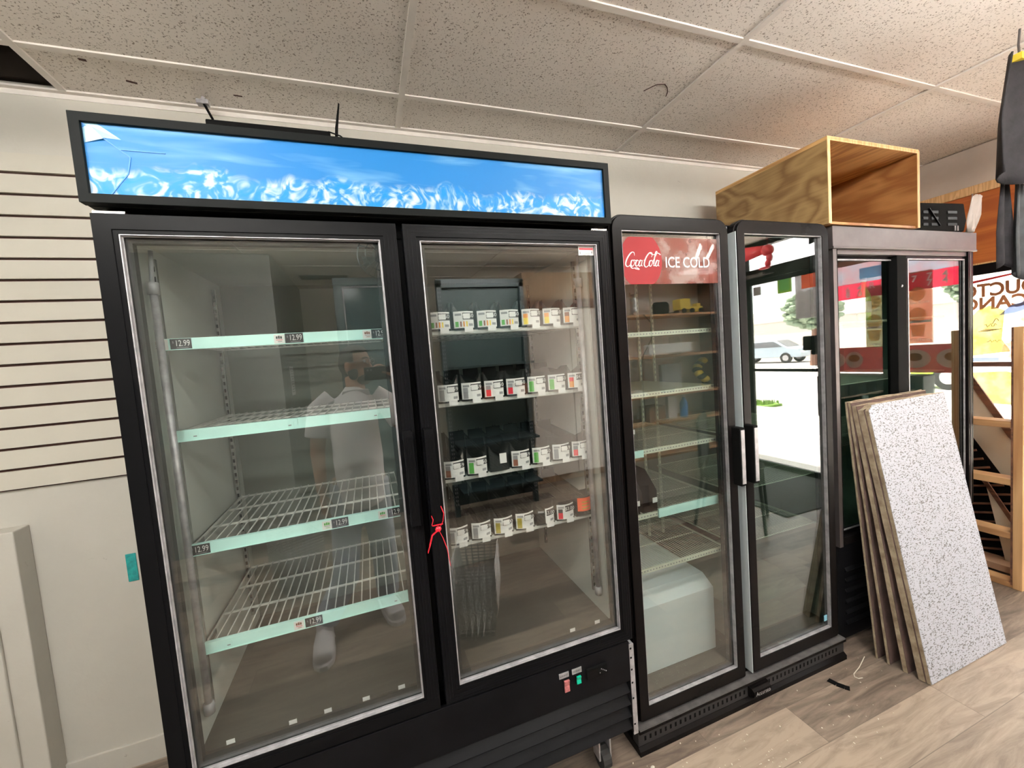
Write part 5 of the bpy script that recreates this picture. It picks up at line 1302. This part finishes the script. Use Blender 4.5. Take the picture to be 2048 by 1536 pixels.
# ================================================================== OUTSIDE
struct(MB().box(XS+.06, 8.55, -14, 9, -.14, -.02).build('sidewalk', 'concrete')).name = 'trim_5_sidewalk'
bpy.data.objects['trim_5_sidewalk'].name = 'sidewalk'
q = MB()
for k in range(-6, 5): q.box(XS+.08, 8.5, k*1.5-.01, k*1.5+.01, -.0205, -.0195)
for x in (6.0, 7.5): q.box(x-.01, x+.01, -13.9, 8.9, -.0205, -.0195)
q.build('paving_joint', 'asphalt', bpy.data.objects['sidewalk'])
struct(MB().box(8.55, 60, -40, 40, -.20, -.12).build('road', 'asphalt'))
struct(MB().box(XS+.10, 9.0, -60, -14, -.2, -.05).build('verge_ground', 'concrete'))
q = MB().box(8.8, 9.4, -5.2, -4.5, -.115, -.06)
rr = random.Random(5)
for k in range(260): x = rr.uniform(8.82, 9.38); y = rr.uniform(-5.15, -4.55); q.bar((x, y, -.08), (x+rr.uniform(-.04, .04), y+rr.uniform(-.04, .04), -.02+rr.random()*.05), .012, .004)
tag(base(q.build('grass_patch', 'grass'), (9.1, -4.8, 0)), 'small grass patch at the pavement edge outside the glass door', 'grass', kind='stuff')
def car(loc, rz, m, lab):
    t = thing('car', (0, 0, 0), lab, 'car')
    prof = [(-2.2, .35), (-2.2, .75), (-1.9, .92), (-1.25, .98), (-.55, 1.42), (.75, 1.44), (1.45, 1.00), (2.1, .86), (2.25, .60), (2.22, .35)]
    MB().prism(prof, -.86, .86, 'y').build('car_body', m, t, bevel=.06)
    g_ = MB()
    for y in (-.865, .865): g_.prism([(-1.08, 1.0), (-.50, 1.36), (.70, 1.38), (1.25, 1.02)], y-.004, y+.004, 'y')
    g_.bar((1.41, -.70, 1.05), (.80, -.70, 1.43), .02, .02)
    g_.v += [Vector((1.46, -.74, 1.015)), Vector((1.46, .74, 1.015)), Vector((.80, .68, 1.435)), Vector((.80, -.68, 1.435))]; n_ = len(g_.v); g_.quadface((n_-4, n_-3, n_-2, n_-1))
    g_.v += [Vector((-1.24, -.74, 1.0)), Vector((-1.24, .74, 1.0)), Vector((-.60, .68, 1.415)), Vector((-.60, -.68, 1.415))]; n_ = len(g_.v); g_.quadface((n_-4, n_-3, n_-2, n_-1))
    g_.build('car_windows', 'carglass', t, fix=False)
    for x in (-1.35, 1.4):
        for y in (-.88, .70): MB().tube([(x, y, .32), (x, y+.18, .32)], .32, 20, 0).tube([(x, y-.005, .32), (x, y+.185, .32)], .18, 14, 1).build('wheel', ['tyre', 'silver'], t)
    MB().box(2.18, 2.26, -.75, -.45, .62, .74).box(2.18, 2.26, .45, .75, .62, .74).build('headlight', 'white', t)
    t.location = loc; t.rotation_euler = (0, 0, rz); return t
car((14.5, -1.9, -.12), 1.7, 'lime', 'lime green car parked outside, reflected in the sliding door')
car((15.0, 3.6, -.12), 1.6, 'carwhite', 'white car parked outside beside the lime one')
car((25, -17.0, -.12), 1.4, 'carblue', 'blue car far across the road, reflected in the glass door')
def tree(x, y, h_, lab, seed):
    t = thing('tree', (x, y, -.12), lab, 'tree'); rr = random.Random(seed)
    MB().tube([(x, y, -.12), (x+.1, y, h_*.3), (x, y+.1, h_*.6)], [.2, .16, .1], 8).build('trunk', 'brownwood', t)
    q = MB()
    for k in range(240):
        a, b_ = rr.uniform(0, 2*PI), rr.uniform(-1, 1); r_ = h_*.33*(.6+.4*rr.random()); s_ = .28
        c_ = Vector((x+r_*math.cos(a)*math.sqrt(1-b_*b_), y+r_*math.sin(a)*math.sqrt(1-b_*b_), h_*.7+r_*.8*b_)); q.ell(c_, (s_, s_*.7, s_*.45), 0, 5)
    q.build('crown', 'leaf', t)
tree(22.5, -12.5, 4, 'tree far across the road, left one in the door reflection', 1); tree(26, -7, 5, 'smaller tree across the road beside the far building', 3)
q = MB().box(30, 36, -4, 14, -.12, 4.2, 0)
for k in range(5): q.box(29.97, 30, -2.5+3*k, -1+3*k, 1.2, 2.6, 1)
o = tag(base(q.build('far_building', ['stucco', 'carglass']), (33, 5, 0)), 'pale low building across the road, behind the parked cars', 'building')
q = MB().box(28, 34, -26, -9, -.12, 3.4, 0).box(27.9, 28, -26, -9, 2.6, 3.2, 0); tag(base(q.build('far_shop', ['stucco', 'blue']), (31, -17, 0)), 'pale shop with a canopy far across the road', 'building')

# ================================================================== THE PHOTOGRAPHER (seen as a reflection)
PN = thing('person', (-.12, -.30, 0), 'man in white polo, pale jeans and white shoes holding up a phone, reflected in glass', 'person')
def remesh(o, vox, smooth=2):
    m = o.modifiers.new('remesh', 'REMESH'); m.mode = 'VOXEL'; m.voxel_size = vox; m.use_smooth_shade = True
    s_ = o.modifiers.new('smooth', 'SMOOTH'); s_.factor = .5; s_.iterations = smooth
    return o
HX, HY, HZ = -.07, -.30, 1.59       # head centre; face turned right and a little forward
Hm = Matrix.Rotation(-1.05, 4, 'Z')  # local +y is the face direction
def hp(x, y, z_): return Vector((HX, HY, HZ)) + (Hm @ Vector((x, y, z_)))
q = MB()
q.ell((HX, HY, HZ+.03), (.076, .096, .095), 0, 18, Hm)
q.ell(hp(0, .022, -.045), (.058, .070, .075), 0, 16, Hm)
q.ell(hp(0, .092, -.012), (.013, .022, .022), 0, 10, Hm); q.tube([hp(0, .085, .03), hp(0, .108, -.015)], [.008, .013], 8)
q.ell(hp(0, .072, -.085), (.026, .022, .018), 0, 10, Hm)
for sx in (-1, 1): q.ell(hp(sx*.078, -.008, -.002), (.010, .020, .030), 0, 8, Hm)
q.tube([hp(0, -.02, -.06), (HX-.01, HY-.01, 1.44), (HX-.01, HY-.02, 1.38)], [.055, .057, .066], 14)
# trunk
q.tube([(-.09, -.32, 1.44), (-.10, -.32, 1.36), (-.11, -.31, 1.20), (-.11, -.29, 1.02), (-.11, -.29, .92), (-.11, -.30, .84)], [.07, .155, .165, .165, .160, .150], 18, ry=.72)
# left arm hanging, right arm lifting the phone
q.tube([(-.245, -.32, 1.385), (-.305, -.31, 1.32), (-.335, -.28, 1.08), (-.325, -.20, .85)], [.058, .055, .043, .029], 12)
q.tube([(.035, -.32, 1.385), (.100, -.31, 1.33), (.19, -.24, 1.15), (.155, -.08, 1.44), (.145, -.055, 1.50)], [.058, .055, .043, .031, .028], 12)
def hand(W0, dirv, palmn, thumb, curl, q, s=1.0):
    """palm slab, four fingers, a thumb off the side"""
    W0 = Vector(W0); d = Vector(dirv).normalized(); n = Vector(palmn).normalized(); sd = d.cross(n).normalized()*thumb
    q.tube([W0, W0+d*.03*s, W0+d*.085*s], [.024*s, .034*s, .036*s], 10, ry=.5)
    for k, ln in enumerate((.070, .078, .072, .056)):
        b_ = W0+d*.082*s+sd*(.027-.018*k)*s; c_ = curl
        p1 = b_+(d*math.cos(c_*.5)+n*math.sin(c_*.5))*ln*.45*s; p2_ = p1+(d*math.cos(c_*1.3)+n*math.sin(c_*1.3))*ln*.32*s; p3 = p2_+(d*math.cos(c_*2)+n*math.sin(c_*2))*ln*.25*s
        q.tube([b_, p1, p2_, p3], [.0095*s, .0088*s, .008*s, .0065*s], 8)
    b_ = W0+d*.025*s+sd*.026*s; q.tube([b_, b_+(d*.6+sd*.8+n*.2)*.035*s, b_+(d*.9+sd*.6+n*.5)*.065*s], [.012*s, .0105*s, .008*s], 8)
hand((-.325, -.20, .85), (.05, .25, -1), (.9, .3, 0), 1, .35, q)
hand((.145, -.055, 1.50), (-.55, .05, .80), (-.75, .0, -.6), -1, .75, q)
# legs
q.tube([(-.19, -.30, .90), (-.225, -.25, .50), (-.235, -.17, .30), (-.375, -.14, .07)], [.085, .062, .055, .040], 12)
q.tube([(-.04, -.30, .90), (-.02, -.29, .50), (-.01, -.29, .30), (-.01, -.30, .07)], [.085, .062, .055, .040], 12)
remesh(q.build('body', 'skin', PN), .0075)
q = MB()
q.tube([(-.09, -.32, 1.465), (-.09, -.32, 1.43), (-.10, -.32, 1.36), (-.11, -.305, 1.20), (-.105, -.28, 1.02), (-.105, -.28, .90), (-.10, -.29, .74)], [.070, .095, .172, .185, .190, .185, .178], 20, ry=.78)
q.tube([(-.22, -.32, 1.40), (-.305, -.31, 1.335), (-.335, -.295, 1.17)], [.070, .072, .068], 14)
q.tube([(.02, -.32, 1.40), (.095, -.31, 1.345), (.165, -.26, 1.21)], [.070, .072, .066], 14)
sh_ = remesh(q.build('polo_shirt', 'shirt', PN), .012)
q = MB(); 
for sx in (-1, 1): q.prism([(0, 0), (.075, -.01), (.085, -.05), (.03, -.055), (0, -.02)], 0, .006, 'y', 0, Matrix.Translation((HX-.012, -.235, 1.452)) @ Matrix.Rotation(-.55, 4, 'X') @ Matrix.Diagonal((sx, 1, 1, 1)))
q.build('shirt_collar', 'shirt', PN)
q = MB()
q.tube([(-.115, -.29, .90), (-.115, -.29, .80)], [.150, .155], 16, ry=.8)
q.tube([(-.19, -.30, .86), (-.225, -.25, .50), (-.24, -.17, .32), (-.372, -.13, .10)], [.105, .085, .078, .072], 14)
q.tube([(-.04, -.30, .86), (-.015, -.29, .50), (-.008, -.29, .32), (-.010, -.30, .10)], [.105, .085, .078, .072], 14)
remesh(q.build('jeans', 'jeans', PN), .013)
def shoe(x, y, a):
    T = Matrix.Translation((x, y, 0)) @ Matrix.Rotation(a, 4, 'Z'); q = MB()
    q.tube([T @ Vector(p) for p in ((0, -.10, .05), (0, -.04, .058), (0, .06, .055), (0, .14, .048), (0, .175, .042), (0, .19, .036))], [.040, .047, .054, .053, .046, .022], 16, ry=.85)
    q.tube([T @ Vector(p) for p in ((0, -.055, .05), (0, -.05, .12))], [.042, .046], 12)
    o = remesh(q.build('shoe', 'shoe', PN), .008)
    s_ = MB().prism([(-.042, -.13), (.042, -.13), (.056, .04), (.056, .14), (.046, .18), (.020, .210), (-.020, .210), (-.046, .18), (-.056, .14), (-.056, .04)], .0, .024, 'z', 0, T); s_.build('sole', 'shoe', o)
    l_ = MB()
    for k in range(5): l_.tube([T @ Vector(p) for p in ((-.022, .01+.022*k, .094-.007*k), (.022, .02+.022*k, .094-.007*k))], .003, 5)
    l_.tube([T @ Vector(p) for p in ((.01, .0, .10), (.05, .02, .09), (.06, .05, .07), (.03, .04, .085))], .003, 5); l_.build('lace', 'paper', o)
shoe(-.378, -.06, -.05); shoe(-.010, -.26, -.25)
q = MB(); q.ell((HX, HY, HZ+.045), (.080, .100, .092), 0, 18, Hm @ Matrix.Translation((0, 0, 0))); 
hb = q
hb.ell(hp(0, -.03, .015), (.076, .075, .085), 0, 14, Hm)
o = hb.build('hair', 'hair', PN, smooth=True)
bmh = bmesh.new(); bmh.from_mesh(o.data)
off = ROOT[PN.name]
for v in list(bmh.verts):
    w_ = Hm.inverted() @ ((v.co+off)-Vector((HX, HY, HZ)))
    if w_.y > .045 and w_.z < .075 or (w_.z < .0 and w_.y > -.005): bmh.verts.remove(v)
bmh.to_mesh(o.data); bmh.free()
q = MB(); q.ell(hp(0, .050, -.078), (.052, .050, .042), 0, 14, Hm); 
for sx in (-1, 1): q.ell(hp(sx*.052, .012, -.040), (.014, .035, .045), 0, 10, Hm)
q.build('beard', 'hair', PN, smooth=True)
q = MB().ell(hp(0, .094, -.052), (.020, .012, .007), 0, 10, Hm); q.build('lips', mat('lips', (.40, .15, .12), .5), PN, smooth=True)
for sx in (-1, 1):
    e_ = MB().ell(hp(sx*.030, .082, .028), (.012, .010, .009), 0, 10, Hm).ell(hp(sx*.030, .0905, .028), (.005, .003, .005), 1, 8, Hm); e_.build('eye', ['white', 'matte_black'], PN, smooth=True)
    b_ = MB().tube([hp(sx*.014, .098, .046), hp(sx*.032, .096, .051), hp(sx*.050, .082, .046)], .0045, 6); b_.build('eyebrow', 'hair', PN)
q = MB()
for sx in (-1, 1): q.tube([hp(sx*.031+.021*math.cos(a/14*2*PI), .103, .026+.016*math.sin(a/14*2*PI)) for a in range(15)], .0018, 5); q.tube([hp(sx*.052, .10, .030), hp(sx*.078, .03, .028), hp(sx*.08, -.01, .02)], .0016, 5)
q.build('spectacles', 'grey', PN)
# the phone in his hand, its lens is the camera
PH = thing('phone', (.05, -.02, 1.56), 'dark phone held up in landscape by the photographer', 'phone')
MB().box(-.020, .138, -.0175, -.0095, 1.500, 1.577).build('phone_body', 'matte_black', PH, bevel=.003)
MB().box(-.014, .132, -.0182, -.0175, 1.504, 1.573).build('screen', mat('phone_screen', (.05, .06, .07), .1), PH)
MB().tube([(.0, -.0095, 1.560), (.0, -.0078, 1.560)], .006, 14).tube([(.018, -.0095, 1.560), (.018, -.0078, 1.560)], .006, 14).build('lens_ring', 'grey', PH)
